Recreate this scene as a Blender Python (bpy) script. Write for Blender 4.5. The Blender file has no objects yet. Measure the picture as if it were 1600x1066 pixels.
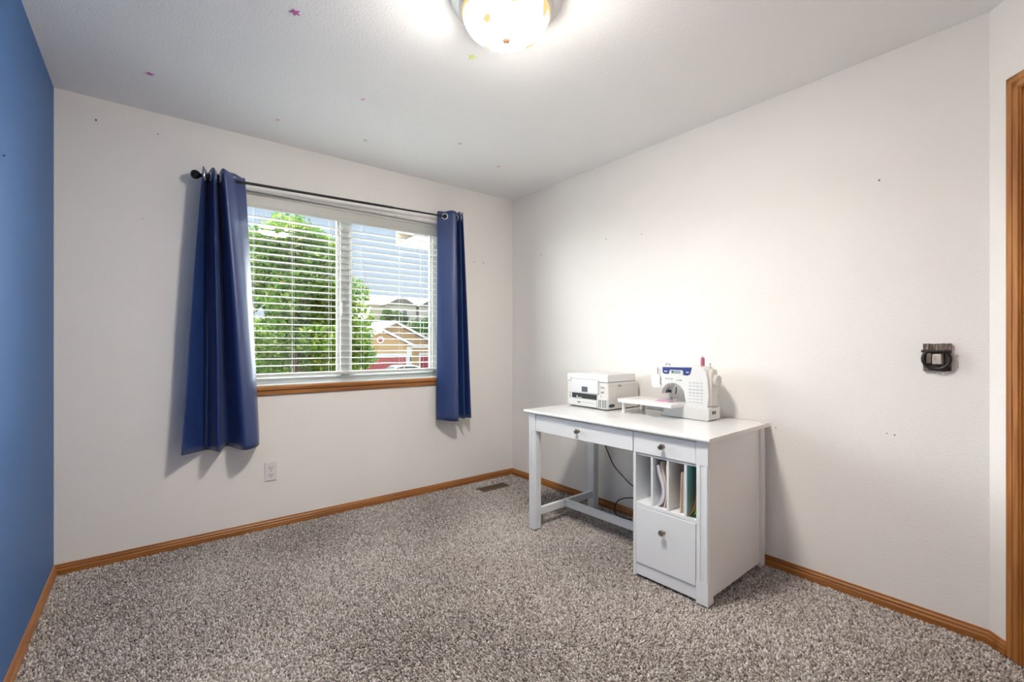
import bpy, bmesh, math, random
import numpy as np
from mathutils import Vector, Matrix

random.seed(7)
rng = np.random.default_rng(7)
SC = bpy.context.scene
COL = SC.collection

# ------------------------------------------------------------------ camera
cam_data = bpy.data.cameras.new('camera')
cam = bpy.data.objects.new('camera', cam_data)
COL.objects.link(cam)
cam.location = (-2.5526, -3.2274, 1.1509)
cam.rotation_euler = (math.pi / 2, 0, -0.66817)
cam_data.sensor_width = 36.0
cam_data.lens = 36.0 * 717.37 / 1600.0
cam_data.shift_y = 5.8 / 1600.0
cam_data.clip_start = 0.02
cam_data.clip_end = 500
SC.camera = cam

# ------------------------------------------------------------------ view + world + daylight
SC.view_settings.view_transform = 'Standard'
SC.view_settings.look = 'None'
SC.view_settings.gamma = 1.0
SC.view_settings.use_curve_mapping = False
SC.view_settings.exposure = 0.38

world = bpy.data.worlds.new('world')
SC.world = world
world.use_nodes = True
wn = world.node_tree
wn.nodes.clear()
w_out = wn.nodes.new('ShaderNodeOutputWorld')
w_bg = wn.nodes.new('ShaderNodeBackground')
w_tc = wn.nodes.new('ShaderNodeTexCoord')
w_sep = wn.nodes.new('ShaderNodeSeparateXYZ')
w_ramp = wn.nodes.new('ShaderNodeValToRGB')
w_ramp.color_ramp.elements[0].position = 0.0
w_ramp.color_ramp.elements[0].color = (0.80, 0.88, 0.98, 1)
w_ramp.color_ramp.elements[1].position = 0.5
w_ramp.color_ramp.elements[1].color = (0.42, 0.62, 0.93, 1)
wn.links.new(w_tc.outputs['Generated'], w_sep.inputs[0])
wn.links.new(w_sep.outputs['Z'], w_ramp.inputs[0])
wn.links.new(w_ramp.outputs[0], w_bg.inputs['Color'])
wn.links.new(w_bg.outputs[0], w_out.inputs[0])
w_bg.inputs['Strength'].default_value = 0.73


def sun(name, energy, angle, color, az_deg, el_deg):
    """sun standing at compass azimuth az (0 = +y, 90 = +x) and elevation el"""
    d = bpy.data.lights.new(name, 'SUN')
    d.energy = energy
    d.angle = math.radians(angle)
    d.color = color
    o = bpy.data.objects.new(name, d)
    COL.objects.link(o)
    a, e = math.radians(az_deg), math.radians(el_deg)
    to_sun = Vector((math.sin(a) * math.cos(e), math.cos(a) * math.cos(e), math.sin(e)))
    o.rotation_euler = to_sun.to_track_quat('Z', 'Y').to_euler()
    o.location = to_sun * 60
    return o


DAY = sun('daylight_fill', 52.0, 150, (0.94, 0.97, 1.0), -4, 13)     # very wide sun lamp added to brighten the room through the window
SUN = sun('afternoon_sun', 0.4, 1.0, (1.0, 0.95, 0.86), 200, 48)       # from behind the house
LAMP_GLOW = 180.0       # radiance of the lit lamp bowl

# ------------------------------------------------------------------ materials


def lin(c):
    return tuple(((v / 255) / 12.92 if v / 255 <= 0.04045 else ((v / 255 + 0.055) / 1.055) ** 2.4) for v in c)


def newmat(name):
    m = bpy.data.materials.new(name)
    m.use_nodes = True
    nt = m.node_tree
    b = nt.nodes['Principled BSDF']
    return m, nt, b


def mat(name, rgb, rough=0.5, metal=0.0, spec=0.5, bump=0.0, bscale=100, var=0.0, vscale=3.0, coat=0.0, sheen=0.0):
    m, nt, b = newmat(name)
    c = lin(rgb)
    b.inputs['Base Color'].default_value = (*c, 1)
    b.inputs['Roughness'].default_value = rough
    b.inputs['Metallic'].default_value = metal
    b.inputs['Specular IOR Level'].default_value = spec
    b.inputs['Coat Weight'].default_value = coat
    b.inputs['Sheen Weight'].default_value = sheen
    if bump or var:
        tc = nt.nodes.new('ShaderNodeTexCoord')
    if bump:
        n = nt.nodes.new('ShaderNodeTexNoise')
        n.inputs['Scale'].default_value = bscale
        n.inputs['Detail'].default_value = 3
        bp = nt.nodes.new('ShaderNodeBump')
        bp.inputs['Strength'].default_value = bump
        bp.inputs['Distance'].default_value = 0.004
        nt.links.new(tc.outputs['Object'], n.inputs['Vector'])
        nt.links.new(n.outputs['Fac'], bp.inputs['Height'])
        nt.links.new(bp.outputs[0], b.inputs['Normal'])
    if var:
        n2 = nt.nodes.new('ShaderNodeTexNoise')
        n2.inputs['Scale'].default_value = vscale
        n2.inputs['Detail'].default_value = 4
        r = nt.nodes.new('ShaderNodeValToRGB')
        r.color_ramp.elements[0].position = 0.3
        r.color_ramp.elements[1].position = 0.7
        r.color_ramp.elements[0].color = (*[v * (1 - var) for v in c], 1)
        r.color_ramp.elements[1].color = (*[min(1, v * (1 + var)) for v in c], 1)
        nt.links.new(tc.outputs['Object'], n2.inputs['Vector'])
        nt.links.new(n2.outputs['Fac'], r.inputs[0])
        nt.links.new(r.outputs[0], b.inputs['Base Color'])
    return m


def wood(name, c0, c1, scale, rough=0.4):
    """grain streaks; scale = noise scale on x, y, z (small along the grain)"""
    m, nt, b = newmat(name)
    tc = nt.nodes.new('ShaderNodeTexCoord')
    mp = nt.nodes.new('ShaderNodeMapping')
    mp.inputs['Scale'].default_value = scale
    n = nt.nodes.new('ShaderNodeTexNoise')
    n.inputs['Scale'].default_value = 1.0
    n.inputs['Detail'].default_value = 6
    n.inputs['Distortion'].default_value = 0.4
    r = nt.nodes.new('ShaderNodeValToRGB')
    r.color_ramp.elements[0].position = 0.32
    r.color_ramp.elements[1].position = 0.68
    r.color_ramp.elements[0].color = (*lin(c0), 1)
    r.color_ramp.elements[1].color = (*lin(c1), 1)
    nt.links.new(tc.outputs['Object'], mp.inputs[0])
    nt.links.new(mp.outputs[0], n.inputs['Vector'])
    nt.links.new(n.outputs['Fac'], r.inputs[0])
    nt.links.new(r.outputs[0], b.inputs['Base Color'])
    b.inputs['Roughness'].default_value = rough
    b.inputs['Coat Weight'].default_value = 0.15
    return m


def emis_glass(name, tint=(1, 1, 1), refl=0.06):
    m = bpy.data.materials.new(name)
    m.use_nodes = True
    nt = m.node_tree
    nt.nodes.clear()
    o = nt.nodes.new('ShaderNodeOutputMaterial')
    mx = nt.nodes.new('ShaderNodeMixShader')
    t = nt.nodes.new('ShaderNodeBsdfTransparent')
    g = nt.nodes.new('ShaderNodeBsdfGlossy')
    t.inputs[0].default_value = (*tint, 1)
    g.inputs['Roughness'].default_value = 0.02
    mx.inputs[0].default_value = refl
    nt.links.new(t.outputs[0], mx.inputs[1])
    nt.links.new(g.outputs[0], mx.inputs[2])
    nt.links.new(mx.outputs[0], o.inputs[0])
    return m


M = {}
M['wall'] = mat('wall_paint', (245, 241, 236), 0.75, spec=0.25, bump=0.35, bscale=170, var=0.012, vscale=2.2)
M['ceiling'] = mat('ceiling_paint', (248, 248, 248), 0.85, spec=0.2, bump=0.4, bscale=140)
M['blue_wall'] = mat('blue_wall_paint', (66, 106, 160), 0.55, spec=0.35, bump=0.25, bscale=170, var=0.03, vscale=4)
M['oak_x'] = wood('oak_grain_x', (138, 82, 35), (182, 121, 60), (2.5, 60, 60))
M['oak_y'] = wood('oak_grain_y', (138, 82, 35), (182, 121, 60), (60, 2.5, 60))
M['oak_z'] = wood('oak_grain_z', (148, 88, 38), (192, 128, 64), (50, 50, 2.5))
M['white_paint'] = mat('desk_white_paint', (236, 238, 240), 0.35, coat=0.1)
M['desk_top'] = mat('desk_top_white', (229, 229, 229), 0.22, coat=0.3)
M['white_plastic'] = mat('white_plastic', (222, 222, 220), 0.35)
M['cream_plastic'] = mat('warm_white_plastic', (218, 214, 208), 0.4)
M['vinyl'] = mat('vinyl_frame', (196, 198, 196), 0.4)
M['slat'] = mat('blind_slat', (206, 206, 199), 0.4)
M['cord'] = mat('blind_cord', (225, 224, 216), 0.8)
M['black_metal'] = mat('black_metal', (26, 26, 30), 0.35, metal=0.3)
M['black'] = mat('black_plastic', (18, 18, 22), 0.45)
M['dark_grey'] = mat('dark_grey', (70, 74, 82), 0.4)
M['mid_grey'] = mat('mid_grey', (150, 152, 156), 0.5)
M['light_grey'] = mat('light_grey_print', (190, 191, 195), 0.6)
M['chrome'] = mat('chrome', (222, 224, 228), 0.28, metal=0.7)
M['nickel'] = mat('brushed_nickel', (150, 142, 132), 0.3, metal=1.0)
M['pan'] = mat('lamp_pan', (225, 224, 224), 0.35, metal=0.55)
M['bronze'] = mat('bronze_finial', (140, 112, 92), 0.35, metal=0.7)
M['navy'] = mat('navy_panel', (52, 68, 128), 0.35)
M['lcd'] = mat('lcd_screen', (140, 168, 168), 0.3)
M['screen'] = mat('printer_screen', (92, 98, 112), 0.25)
M['pink'] = mat('pink_thread', (190, 106, 136), 0.7)
M['pink_cloth'] = mat('pink_cloth', (222, 160, 204), 0.8)
M['paper'] = mat('paper', (238, 238, 244), 0.8)
M['paper_cream'] = mat('cream_paper', (236, 214, 190), 0.8)
M['teal'] = mat('teal_folder', (110, 178, 182), 0.55)
M['green'] = mat('green_folder', (104, 190, 66), 0.5)
M['orange'] = mat('orange_folder', (238, 150, 108), 0.5)
M['cable'] = mat('black_cable', (20, 22, 24), 0.5)
M['plate'] = mat('outlet_white', (232, 228, 226), 0.35)
M['vent'] = mat('vent_brown', (92, 72, 52), 0.45, metal=0.3)
M['duct'] = mat('duct_dark', (30, 24, 20), 0.8)
M['bark'] = wood('dark_bark', (40, 30, 26), (158, 140, 126), (120, 30, 14), 0.8)
M['iron'] = mat('dark_iron', (48, 42, 44), 0.4, metal=0.6, bump=0.5, bscale=90)
M['concho'] = mat('silver_stone', (206, 198, 188), 0.35, metal=0.3, var=0.25, vscale=60)
M['glass'] = emis_glass('window_glass', (0.96, 0.98, 0.97), 0.05)

# curtain: satin navy
m, nt, b = newmat('curtain_satin')
b.inputs['Base Color'].default_value = (*lin((24, 54, 114)), 1)
b.inputs['Roughness'].default_value = 0.46
b.inputs['Specular IOR Level'].default_value = 1.0
b.inputs['Coat Weight'].default_value = 0.35
b.inputs['Coat Roughness'].default_value = 0.38
b.inputs['Sheen Weight'].default_value = 0.08
b.inputs['Sheen Roughness'].default_value = 0.4
M['curtain'] = m

# carpet yarn: heathered colour per tuft, with pile-lean shading mixed in
m, nt, b = newmat('carpet_yarn')
at = nt.nodes.new('ShaderNodeAttribute')
at.attribute_name = 'tuft'
r = nt.nodes.new('ShaderNodeValToRGB')
els = r.color_ramp.elements
els[0].position = 0.0
els[0].color = (*lin((112, 101, 94)), 1)
els[1].position = 1.0
els[1].color = (*lin((228, 221, 215)), 1)
e = els.new(0.5)
e.color = (*lin((176, 167, 160)), 1)
nt.links.new(at.outputs['Fac'], r.inputs[0])
nt.links.new(r.outputs[0], b.inputs['Base Color'])
b.inputs['Roughness'].default_value = 0.95
b.inputs['Specular IOR Level'].default_value = 0.1
b.inputs['Sheen Weight'].default_value = 0.2
M['yarn'] = m
M['carpet_back'] = mat('carpet_backing', (190, 180, 172), 0.95, spec=0.1)

# lamp glass: frosted bowl lit from within, with dimmer amber swirls and an amber rim
m = bpy.data.materials.new('frosted_lamp_glass')
m.use_nodes = True
nt = m.node_tree
nt.nodes.clear()
o_ = nt.nodes.new('ShaderNodeOutputMaterial')
em = nt.nodes.new('ShaderNodeEmission')
tcn = nt.nodes.new('ShaderNodeTexCoord')
sp = nt.nodes.new('ShaderNodeSeparateXYZ')
nz = nt.nodes.new('ShaderNodeTexNoise')
nz.inputs['Scale'].default_value = 11
nz.inputs['Detail'].default_value = 1
sw = nt.nodes.new('ShaderNodeMapRange')            # swirls
sw.inputs['From Min'].default_value = 0.36
sw.inputs['From Max'].default_value = 0.47
rm = nt.nodes.new('ShaderNodeMapRange')            # rim band
rm.inputs['From Min'].default_value = -0.065
rm.inputs['From Max'].default_value = -0.098
mul = nt.nodes.new('ShaderNodeMath')
mul.operation = 'MULTIPLY'
pw = nt.nodes.new('ShaderNodeMath')
pw.operation = 'POWER'
pw.inputs[1].default_value = 3.0
st = nt.nodes.new('ShaderNodeMapRange')
st.inputs['To Min'].default_value = 0.85
st.inputs['To Max'].default_value = LAMP_GLOW
rp = nt.nodes.new('ShaderNodeValToRGB')
rp.color_ramp.elements[0].position = 0.0
rp.color_ramp.elements[0].color = (1.0, 0.72, 0.34, 1)
rp.color_ramp.elements[1].position = 0.5
rp.color_ramp.elements[1].color = (1.0, 0.94, 0.865, 1)
nt.links.new(tcn.outputs['Object'], nz.inputs['Vector'])
nt.links.new(tcn.outputs['Object'], sp.inputs[0])
nt.links.new(nz.outputs['Fac'], sw.inputs['Value'])
nt.links.new(sp.outputs['Z'], rm.inputs['Value'])
nt.links.new(sw.outputs[0], mul.inputs[0])
nt.links.new(rm.outputs[0], mul.inputs[1])
nt.links.new(mul.outputs[0], pw.inputs[0])
nt.links.new(pw.outputs[0], st.inputs['Value'])
nt.links.new(mul.outputs[0], rp.inputs[0])
nt.links.new(rp.outputs[0], em.inputs[0])
nt.links.new(st.outputs[0], em.inputs[1])
nt.links.new(em.outputs[0], o_.inputs[0])
M['lamp_glass'] = m

# outdoors
M['siding'] = mat('tan_siding', (210, 172, 120), 0.8)
M['trimw'] = mat('white_trim', (244, 240, 232), 0.7)
M['roof'] = mat('grey_shingles', (138, 132, 127), 0.9, bump=0.4, bscale=6, var=0.08, vscale=2)
M['red_door'] = mat('red_garage_door', (182, 84, 84), 0.7)
M['offwhite'] = mat('offwhite_wall', (222, 213, 199), 0.8)
M['darkwin'] = mat('dark_window', (120, 132, 140), 0.2)
M['carpaint'] = mat('white_car_paint', (245, 246, 248), 0.2, coat=0.5)
M['carglass'] = mat('car_glass', (60, 72, 74), 0.1)
M['tyre'] = mat('tyre', (30, 30, 30), 0.8)
M['asphalt'] = mat('asphalt', (98, 95, 92), 0.9, var=0.08, vscale=0.6)
M['fence'] = wood('fence_board', (150, 116, 96), (186, 150, 128), (14, 14, 1.2), 0.8)
M['trunk'] = wood('tree_bark', (92, 74, 58), (130, 108, 88), (14, 14, 2), 0.9)
M['soffit'] = mat('white_soffit', (246, 242, 234), 0.7)
M['gutter'] = mat('tan_gutter', (206, 190, 168), 0.6)


def leafmat(name, c0, c1, c2):
    m = bpy.data.materials.new(name)
    m.use_nodes = True
    nt = m.node_tree
    nt.nodes.clear()
    o = nt.nodes.new('ShaderNodeOutputMaterial')
    mx = nt.nodes.new('ShaderNodeMixShader')
    d = nt.nodes.new('ShaderNodeBsdfDiffuse')
    t = nt.nodes.new('ShaderNodeBsdfTranslucent')
    a = nt.nodes.new('ShaderNodeAttribute')
    a.attribute_name = 'tuft'
    r = nt.nodes.new('ShaderNodeValToRGB')
    r.color_ramp.elements[0].color = (*lin(c0), 1)
    r.color_ramp.elements[1].color = (*lin(c2), 1)
    e = r.color_ramp.elements.new(0.55)
    e.color = (*lin(c1), 1)
    nt.links.new(a.outputs['Fac'], r.inputs[0])
    nt.links.new(r.outputs[0], d.inputs[0])
    nt.links.new(r.outputs[0], t.inputs[0])
    mx.inputs[0].default_value = 0.2
    nt.links.new(d.outputs[0], mx.inputs[1])
    nt.links.new(t.outputs[0], mx.inputs[2])
    nt.links.new(mx.outputs[0], o.inputs[0])
    return m


M['leaf'] = leafmat('maple_leaves', (58, 92, 40), (108, 146, 64), (190, 188, 104))
M['leaf_dark'] = leafmat('shrub_leaves', (44, 70, 38), (76, 104, 56), (110, 130, 80))

# ------------------------------------------------------------------ geometry helpers


def BM():
    return bmesh.new()


def box(bm, x0, x1, y0, y1, z0, z1, bev=0.0, seg=1):
    xs, ys, zs = sorted((x0, x1)), sorted((y0, y1)), sorted((z0, z1))
    vs = [bm.verts.new((xs[i], ys[j], zs[k])) for i in (0, 1) for j in (0, 1) for k in (0, 1)]
    fs = []
    for q in ((0, 1, 3, 2), (4, 6, 7, 5), (0, 4, 5, 1), (2, 3, 7, 6), (0, 2, 6, 4), (1, 5, 7, 3)):
        fs.append(bm.faces.new([vs[i] for i in q]))
    if bev:
        es = list({e for f in fs for e in f.edges})
        bmesh.ops.bevel(bm, geom=es, offset=bev, segments=seg, profile=0.5, affect='EDGES', clamp_overlap=True)
    return bm


def prism(bm, pts, axis, a, b_, bev=0.0, seg=2):
    """polygon in the two other axes (order: xyz minus axis), extruded along axis from a to b"""
    def mk(p, t):
        if axis == 0:
            return (t, p[0], p[1])
        if axis == 1:
            return (p[0], t, p[1])
        return (p[0], p[1], t)
    v0 = [bm.verts.new(mk(p, a)) for p in pts]
    v1 = [bm.verts.new(mk(p, b_)) for p in pts]
    f0 = bm.faces.new(v0)
    f1 = bm.faces.new(v1[::-1])
    n = len(pts)
    side = []
    for i in range(n):
        j = (i + 1) % n
        side.append(bm.faces.new((v0[j], v0[i], v1[i], v1[j])))
    bmesh.ops.recalc_face_normals(bm, faces=[f0, f1] + side)
    if bev:
        es = list(f0.edges) + list(f1.edges)
        bmesh.ops.bevel(bm, geom=es, offset=bev, segments=seg, profile=0.5, affect='EDGES', clamp_overlap=True)
    return bm


def lathe(bm, prof, c=(0, 0, 0), axis='z', n=24, cap=True):
    """prof: list of (radius, height along axis)"""
    rings = []
    for r_, h in prof:
        ring = []
        for i in range(n):
            t = 2 * math.pi * i / n
            if axis == 'z':
                p = (c[0] + r_ * math.cos(t), c[1] + r_ * math.sin(t), c[2] + h)
            elif axis == 'y':
                p = (c[0] + r_ * math.cos(t), c[1] + h, c[2] + r_ * math.sin(t))
            else:
                p = (c[0] + h, c[1] + r_ * math.cos(t), c[2] + r_ * math.sin(t))
            ring.append(bm.verts.new(p))
        rings.append(ring)
    fs = []
    for k in range(len(rings) - 1):
        for i in range(n):
            j = (i + 1) % n
            fs.append(bm.faces.new((rings[k][i], rings[k][j], rings[k + 1][j], rings[k + 1][i])))
    if cap:
        fs.append(bm.faces.new(rings[0][::-1]))
        fs.append(bm.faces.new(rings[-1]))
    bmesh.ops.recalc_face_normals(bm, faces=fs)
    return bm


def tube(bm, pts, r_, n=8, cap=True):
    pts = [Vector(p) for p in pts]
    rings = []
    prev = None
    for i, p in enumerate(pts):
        if i == 0:
            t = pts[1] - pts[0]
        elif i == len(pts) - 1:
            t = pts[-1] - pts[-2]
        else:
            t = (pts[i + 1] - pts[i - 1])
        t.normalize()
        if prev is None:
            up = Vector((0, 0, 1)) if abs(t.z) < 0.9 else Vector((1, 0, 0))
            u = t.cross(up).normalized()
        else:
            u = (prev - t * prev.dot(t)).normalized()
        prev = u
        w = t.cross(u)
        rr = r_[i] if isinstance(r_, (list, tuple)) else r_
        rings.append([bm.verts.new(p + (u * math.cos(2 * math.pi * k / n) + w * math.sin(2 * math.pi * k / n)) * rr) for k in range(n)])
    fs = []
    for a in range(len(rings) - 1):
        for k in range(n):
            j = (k + 1) % n
            fs.append(bm.faces.new((rings[a][k], rings[a][j], rings[a + 1][j], rings[a + 1][k])))
    if cap:
        fs.append(bm.faces.new(rings[0][::-1]))
        fs.append(bm.faces.new(rings[-1]))
    bmesh.ops.recalc_face_normals(bm, faces=fs)
    return bm


def torus(bm, c, R, r_, axis='x', n=28, m_=10, a0=0.0, a1=2 * math.pi):
    full = abs(a1 - a0 - 2 * math.pi) < 1e-6
    cnt = n if full else n + 1
    pts = []
    for i in range(cnt):
        t = a0 + (a1 - a0) * i / n
        ct, st = math.cos(t), math.sin(t)
        ring = []
        for k in range(m_):
            f = 2 * math.pi * k / m_
            rad = R + r_ * math.cos(f)
            h = r_ * math.sin(f)
            if axis == 'x':
                p = (c[0] + h, c[1] + rad * ct, c[2] + rad * st)
            elif axis == 'y':
                p = (c[0] + rad * ct, c[1] + h, c[2] + rad * st)
            else:
                p = (c[0] + rad * ct, c[1] + rad * st, c[2] + h)
            ring.append(bm.verts.new(p))
        pts.append(ring)
    fs = []
    for i in range(cnt if full else cnt - 1):
        j = (i + 1) % cnt
        for k in range(m_):
            q = (k + 1) % m_
            fs.append(bm.faces.new((pts[i][k], pts[j][k], pts[j][q], pts[i][q])))
    if not full:
        fs.append(bm.faces.new(pts[0]))
        fs.append(bm.faces.new(pts[-1][::-1]))
    bmesh.ops.recalc_face_normals(bm, faces=fs)
    return bm


def catmull(P, n):
    """n samples through the control points"""
    P = [np.array(p, float) for p in P]
    out = []
    m_ = len(P) - 1
    for s in range(n):
        t = s / (n - 1) * m_
        i = min(int(t), m_ - 1)
        f = t - i
        p0 = P[max(i - 1, 0)]
        p1 = P[i]
        p2 = P[i + 1]
        p3 = P[min(i + 2, m_)]
        out.append(0.5 * ((2 * p1) + (-p0 + p2) * f + (2 * p0 - 5 * p1 + 4 * p2 - p3) * f * f + (-p0 + 3 * p1 - 3 * p2 + p3) * f ** 3))
    return out


def obj(name, bm, material, parent=None, smooth=False, world_space=True, kind=None):
    """one mesh object; with world_space the verts are in world coordinates and are moved into the parent's frame"""
    me = bpy.data.meshes.new(name)
    if smooth:
        for f in bm.faces:
            f.smooth = True
    bm.to_mesh(me)
    bm.free()
    if smooth:
        try:
            me.set_sharp_from_angle(angle=math.radians(40))
        except Exception:
            pass
    me.materials.append(M[material] if isinstance(material, str) else material)
    o = bpy.data.objects.new(name, me)
    COL.objects.link(o)
    if parent is not None:
        o.parent = parent
        if world_space:
            root = parent
            mtx = Matrix.Identity(4)
            while root is not None:
                mtx = root.matrix_basis @ mtx
                root = root.parent
            me.transform(mtx.inverted())
    if kind:
        o['kind'] = kind
    return o


def thing(name, label, cat, loc=(0, 0, 0), rotz=0.0, group=None):
    o = bpy.data.objects.new(name, None)
    o.empty_display_size = 0.05
    COL.objects.link(o)
    o.location = loc
    o.rotation_euler = (0, 0, rotz)
    o.matrix_basis = Matrix.Translation(loc) @ Matrix.Rotation(rotz, 4, 'Z')
    o['label'] = label
    o['category'] = cat
    if group:
        o['group'] = group
    return o


def tag(o, label, cat, group=None):
    o['label'] = label
    o['category'] = cat
    if group:
        o['group'] = group
    return o


def struct(name, bm, material, label=None, smooth=False):
    o = obj(name, bm, material, smooth=smooth, kind='structure')
    if label:
        o['label'] = label
    return o


def recenter(o):
    """put the origin of a one-mesh thing at the centre of its base"""
    me = o.data
    n = len(me.vertices)
    co = np.empty(n * 3)
    me.vertices.foreach_get('co', co)
    co = co.reshape(-1, 3)
    lo, hi = co.min(0), co.max(0)
    c = Vector(((lo[0] + hi[0]) / 2, (lo[1] + hi[1]) / 2, lo[2]))
    me.transform(Matrix.Translation(-c))
    o.location = c
    return o


def np_mesh(name, verts, faces, material, attr=None, smooth=False, parent=None, kind=None):
    """faces: (n, k) array"""
    me = bpy.data.meshes.new(name)
    nv, (nf, k) = len(verts), faces.shape
    me.vertices.add(nv)
    me.vertices.foreach_set('co', verts.astype(np.float32).ravel())
    me.loops.add(nf * k)
    me.loops.foreach_set('vertex_index', faces.astype(np.int32).ravel())
    me.polygons.add(nf)
    me.polygons.foreach_set('loop_start', np.arange(0, nf * k, k, dtype=np.int32))
    me.polygons.foreach_set('loop_total', np.full(nf, k, dtype=np.int32))
    if smooth:
        me.polygons.foreach_set('use_smooth', np.ones(nf, dtype=bool))
    me.update(calc_edges=True)
    if attr is not None:
        a = me.attributes.new('tuft', 'FLOAT', 'POINT')
        a.data.foreach_set('value', attr.astype(np.float32))
    me.materials.append(M[material])
    o = bpy.data.objects.new(name, me)
    COL.objects.link(o)
    if parent is not None:
        o.parent = parent
    if kind:
        o['kind'] = kind
    return o


# ================================================================== THE ROOM
H = 2.44
LX = -2.9296           # blue wall
CY = -2.978            # right wall ends, angled door wall begins
EX, EY = -0.90, -3.878
BY = -3.878
T = 0.16
OX0, OX1, OZ0, OZ1 = -2.20, -0.695, 0.880, 2.115     # window opening

bm = BM()
box(bm, LX - 0.2, 0.3, BY - 0.2, 0.2, -0.20, -0.015)
struct('floor', bm, 'carpet_back')
bm = BM()
box(bm, LX - 0.2, 0.3, BY - 0.2, T, H, H + 0.2)
struct('ceiling', bm, 'ceiling')
bm = BM()
box(bm, LX - 0.2, OX0, 0, T, -0.2, H + 0.1)
box(bm, OX1, 0.3, 0, T, -0.2, H + 0.1)
box(bm, OX0, OX1, 0, T, -0.2, OZ0)
box(bm, OX0, OX1, 0, T, OZ1, H + 0.1)
bmesh.ops.remove_doubles(bm, verts=bm.verts, dist=1e-5)
struct('wall_window', bm, 'wall')
bm = BM()
box(bm, 0, 0.15, CY - 0.2, 0.0, -0.2, H + 0.1)
struct('wall_right', bm, 'wall')
bm = BM()
box(bm, LX - 0.15, LX, BY - 0.15, 0.0, -0.2, H + 0.1)
struct('wall_left', bm, 'blue_wall')
bm = BM()
box(bm, LX - 0.15, 0.3, BY - 0.15, BY, -0.2, H + 0.1)
struct('wall_back', bm, 'wall')


# angled door wall: s runs from the corner along (-1,-1)/sqrt2, n points into the room (-1,1)/sqrt2
def ang(bm_):
    q = math.sqrt(0.5)
    for v in bm_.verts:
        s, n_, z = v.co
        v.co = (-s * q - n_ * q, CY - s * q + n_ * q, z)
    bmesh.ops.recalc_face_normals(bm_, faces=bm_.faces)
    return bm_


S_END = math.hypot(EX, EY - CY)
D0, D1, DH = 0.135, 0.90, 2.075
bm = BM()
box(bm, -0.02, D0, -0.12, 0, -0.2, H + 0.1)
box(bm, D1, S_END + 0.1, -0.12, 0, -0.2, H + 0.1)
box(bm, D0, D1, -0.12, 0, DH, H + 0.1)
bmesh.ops.remove_doubles(bm, verts=bm.verts, dist=1e-5)
struct('wall_door', ang(bm), 'wall')
# door slab with panels
bm = BM()
box(bm, D0 + 0.012, D1 - 0.012, -0.085, -0.05, 0.005, DH - 0.01, 0.003)
for (a, b2) in ((0.2, 0.98), (1.10, 1.94)):
    box(bm, D0 + 0.11, (D0 + D1) / 2 - 0.045, -0.05, -0.040, a, b2, 0.006)
    box(bm, (D0 + D1) / 2 + 0.045, D1 - 0.11, -0.05, -0.040, a, b2, 0.006)
door = struct('door_1', ang(bm), 'oak_z')
bm = BM()
lathe(bm, [(0.012, 0), (0.012, 0.04), (0.027, 0.05), (0.03, 0.065), (0.02, 0.08)], (D1 - 0.07, -0.05, 1.0), 'y', 16)
obj('door_knob', ang(bm), 'nickel', door, True, world_space=False)
# oak casing, stepped profile
bm = BM()
for (o0, o1, th) in ((0.0, 0.057, 0.012), (0.004, 0.022, 0.017), (0.030, 0.050, 0.015)):
    box(bm, D0 - o1, D0 - o0, 0, th, 0, DH + o1, 0.002)
    box(bm, D1 + o0, D1 + o1, 0, th, 0, DH + o1, 0.002)
    box(bm, D0 - o1, D1 + o1, 0, th, DH + o0, DH + o1, 0.002)
box(bm, D0, D0 + 0.012, -0.12, 0.004, 0, DH)
box(bm, D1 - 0.012, D1, -0.12, 0.004, 0, DH)
box(bm, D0, D1, -0.12, 0.004, DH - 0.012, DH)
struct('trim_1', ang(bm), 'oak_z')

# baseboards: profile (depth, z)
BBP = [(0, 0), (0.013, 0), (0.013, 0.030), (0.010, 0.035), (0.010, 0.044), (0.006, 0.050), (0.006, 0.056), (0, 0.058)]


def baseboard(name, p0, p1, nrm, material, e0=0, e1=0):
    p0, p1 = Vector(p0), Vector(p1)
    nrm = Vector(nrm)
    d = (p1 - p0).normalized()
    bm_ = BM()
    ra, rb = [], []
    for dd, z in BBP:
        ra.append(bm_.verts.new((*(p0 + nrm * dd + d * dd * e0), z - 0.012)))
        rb.append(bm_.verts.new((*(p1 + nrm * dd - d * dd * e1), z - 0.012)))
    n = len(BBP)
    for i in range(n):
        j = (i + 1) % n
        bm_.faces.new((ra[i], ra[j], rb[j], rb[i]))
    bm_.faces.new(ra)
    bm_.faces.new(rb[::-1])
    bmesh.ops.recalc_face_normals(bm_, faces=bm_.faces)
    return struct(name, bm_, material)


q = math.sqrt(0.5)
baseboard('baseboard_window', (LX, 0), (0, 0), (0, -1), 'oak_x', 1, 1)
baseboard('baseboard_right', (0, 0), (0, CY), (-1, 0), 'oak_y', 1, 0.4)
baseboard('baseboard_left', (LX, 0), (LX, BY), (1, 0), 'oak_y', 1, 1)
baseboard('baseboard_back', (LX, BY), (EX, BY), (0, 1), 'oak_x', 1, 0)
baseboard('baseboard_door', (0, CY), (-(D0 - 0.057) * q, CY - (D0 - 0.057) * q), (-q, q), 'oak_y', 0.4, 0)

# carpet pile
pit = 0.0078
xs = np.arange(LX + 0.012, -0.005, pit)
ys = np.arange(BY + 0.01, -0.008, pit)
gx, gy = np.meshgrid(xs, ys)
gx = gx.ravel() + rng.uniform(-0.0032, 0.0032, gx.size)
gy = gy.ravel() + rng.uniform(-0.0032, 0.0032, gy.size)
keep = ~((gy < CY) & ((gx + 0.012) > -(CY - gy)))          # cut by the angled wall
keep &= ~((gx > -0.50) & (gx < -0.222) & (gy > -0.262) & (gy < -0.152))    # floor register
gx, gy = gx[keep], gy[keep]
N = gx.size


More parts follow.
